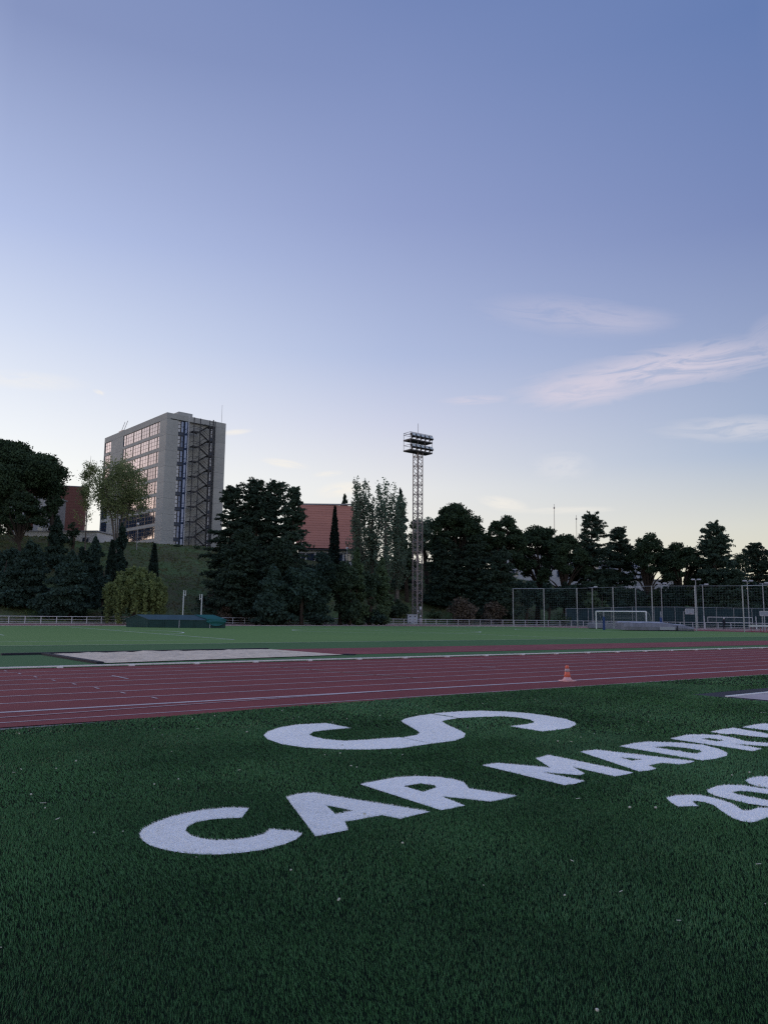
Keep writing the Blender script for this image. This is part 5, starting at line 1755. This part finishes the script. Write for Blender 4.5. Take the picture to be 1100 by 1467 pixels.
tree('cedar', 886, 757, 39, 156, 'layered cedar left of the white stepped block', 81, dens=1.1)
tree('pine', 931, 762, 34, 152, 'left umbrella pine of the twin pair over the net', 82, dens=1.1)
tree('pine', 968, 775, 41, 150, 'right umbrella pine of the twin pair over the net', 83, dens=1.1)
tree('cedar', 1020, 750, 47, 147, 'tall broad cedar above the landing mat', 84, dens=1.3)
tree('cedar', 1083, 778, 36, 150, 'cedar at the right frame edge above the benches', 85, dens=1.1)
tree('bush', 664, 843, 25, 139, 'brownish clipped hedge shrub on the bank, left one', 86, m='dry_leaf', dens=1.1)
tree('bush', 704, 847, 21, 140, 'brownish clipped hedge shrub on the bank, right one', 87, m='dry_leaf', dens=1.1)
FILL = [(752, 822, 24, 146, 'dark tree behind the first net posts', 'fir'), (784, 830, 22, 147, 'dark tree under the forked pine trunks', 'fir'), (812, 826, 20, 148, 'dark tree below the low-crowned stone pine', 'fir'),
        (836, 838, 20, 150, 'dark bush below the tall layered cedar', 'bush_leaf'), (876, 836, 22, 150, 'dark tree above the goal', 'fir'), (906, 838, 20, 151, 'dark tree right of the goal top', 'fir'),
        (934, 836, 20, 152, 'dark tree under the left umbrella pine', 'pine'), (962, 832, 22, 150, 'dark tree under the right umbrella pine', 'fir'), (992, 818, 24, 150, 'dark tree left of the broad cedar skirts', 'pine'),
        (1026, 826, 24, 149, 'dark tree below the broad cedar', 'fir'), (1056, 818, 22, 150, 'dark tree between the last two cedars', 'pine'), (1086, 830, 22, 149, 'dark tree below the cedar at the frame edge', 'fir')]
for i, (px, pt, hw, Y, lab, mm) in enumerate(FILL):
    tree('round', px, pt, hw, Y, lab, 100 + i, m=mm, pbase=889, dens=1.1, group='dark trees behind the courts')
tree('bush', 848, 829, 15, 143, 'pale green shrub behind the court fence, left of the goal', 120, name='shrub', m='light_leaf', pbase=889, dens=1.1)
tree('bush', 862, 843, 11, 142, 'smaller pale green shrub right beside the larger one', 121, m='light_leaf', pbase=889)
tree('bush', 806, 868, 14, 141, 'dull green shrub at the left end of the court fence', 122, m='light_leaf', pbase=889)
tree('round', 916, 800, 18, 215, 'distant grey-green tree beyond the white stepped block', 123, m='light_leaf', dens=0.8)
tree('round', 958, 806, 18, 212, 'distant grey-green tree between the umbrella pine trunks', 124, m='light_leaf', dens=0.8)
tree('round', 1058, 776, 18, 205, 'distant grey-green tree left of the last cedar', 125, m='bush_leaf', dens=0.8)
tree('round', 600, 735, 22, 200, 'distant dark tree behind the lattice tower', 126, m='bush_leaf', dens=0.8)
tree('round', 690, 752, 22, 205, 'distant dark tree in the gap before the round-topped pine', 127, m='bush_leaf', dens=0.8)

for i, (px, pt, hw, Y, lab) in enumerate(((127, 812, 20, 112, 'dark undergrowth bush below the pointed conifer by the terrace'), (150, 803, 17, 116, 'dark undergrowth bush between birch foot and the column cypress'),
        (183, 797, 15, 119, 'dark undergrowth bush under the elm just above the willow'), (95, 783, 15, 121, 'dark undergrowth bush below the small conifer by the white building'), (14, 768, 24, 120, 'dark undergrowth bush under the largest stone pine'),
        (58, 772, 18, 122, 'dark undergrowth bush right of the largest stone pine trunk'))):
    tree('bush', px, pt, hw, Y, lab, 150 + i, m='fir', dens=1.3)
for i, (px, pt, hw, Y, lab) in enumerate(((-22, 690, 34, 196, 'dark tree far behind the largest stone pine, left one'), (22, 694, 34, 200, 'dark tree far behind the largest stone pine, middle one'), (60, 716, 26, 214, 'dark tree far behind the largest stone pine, right one'))):
    tree('round', px, pt, hw, Y, lab, 160 + i, m='pine', dens=1.2)
for i, (px, pt, hw, Y, lab) in enumerate(((-16, 738, 46, 194, 'added dark bushes behind the stone pines for window reflections, part at the frame edge'), (36, 740, 40, 203, 'added dark bushes for window reflections behind the white lodge below the largest stone pine'))):  # bushes added behind the pines to darken the tower's lowest window reflections
    tree('bush', px, pt, hw, Y, lab, 170 + i, m='pine', dens=1.2, name='hedge')
for i, (px, pt, hw, Y, lab) in enumerate(((628, 764, 22, 172, 'distant dark tree under the flat-topped pine, left one'), (662, 770, 24, 174, 'distant dark tree under the flat-topped pine, right one'), (706, 778, 22, 176, 'distant dark tree in the gap under the round-topped stone pine'))):
    tree('round', px, pt, hw, Y, lab, 140 + i, m='bush_leaf', dens=0.9)
print('tree faces', sum(n for _, n in TREES))
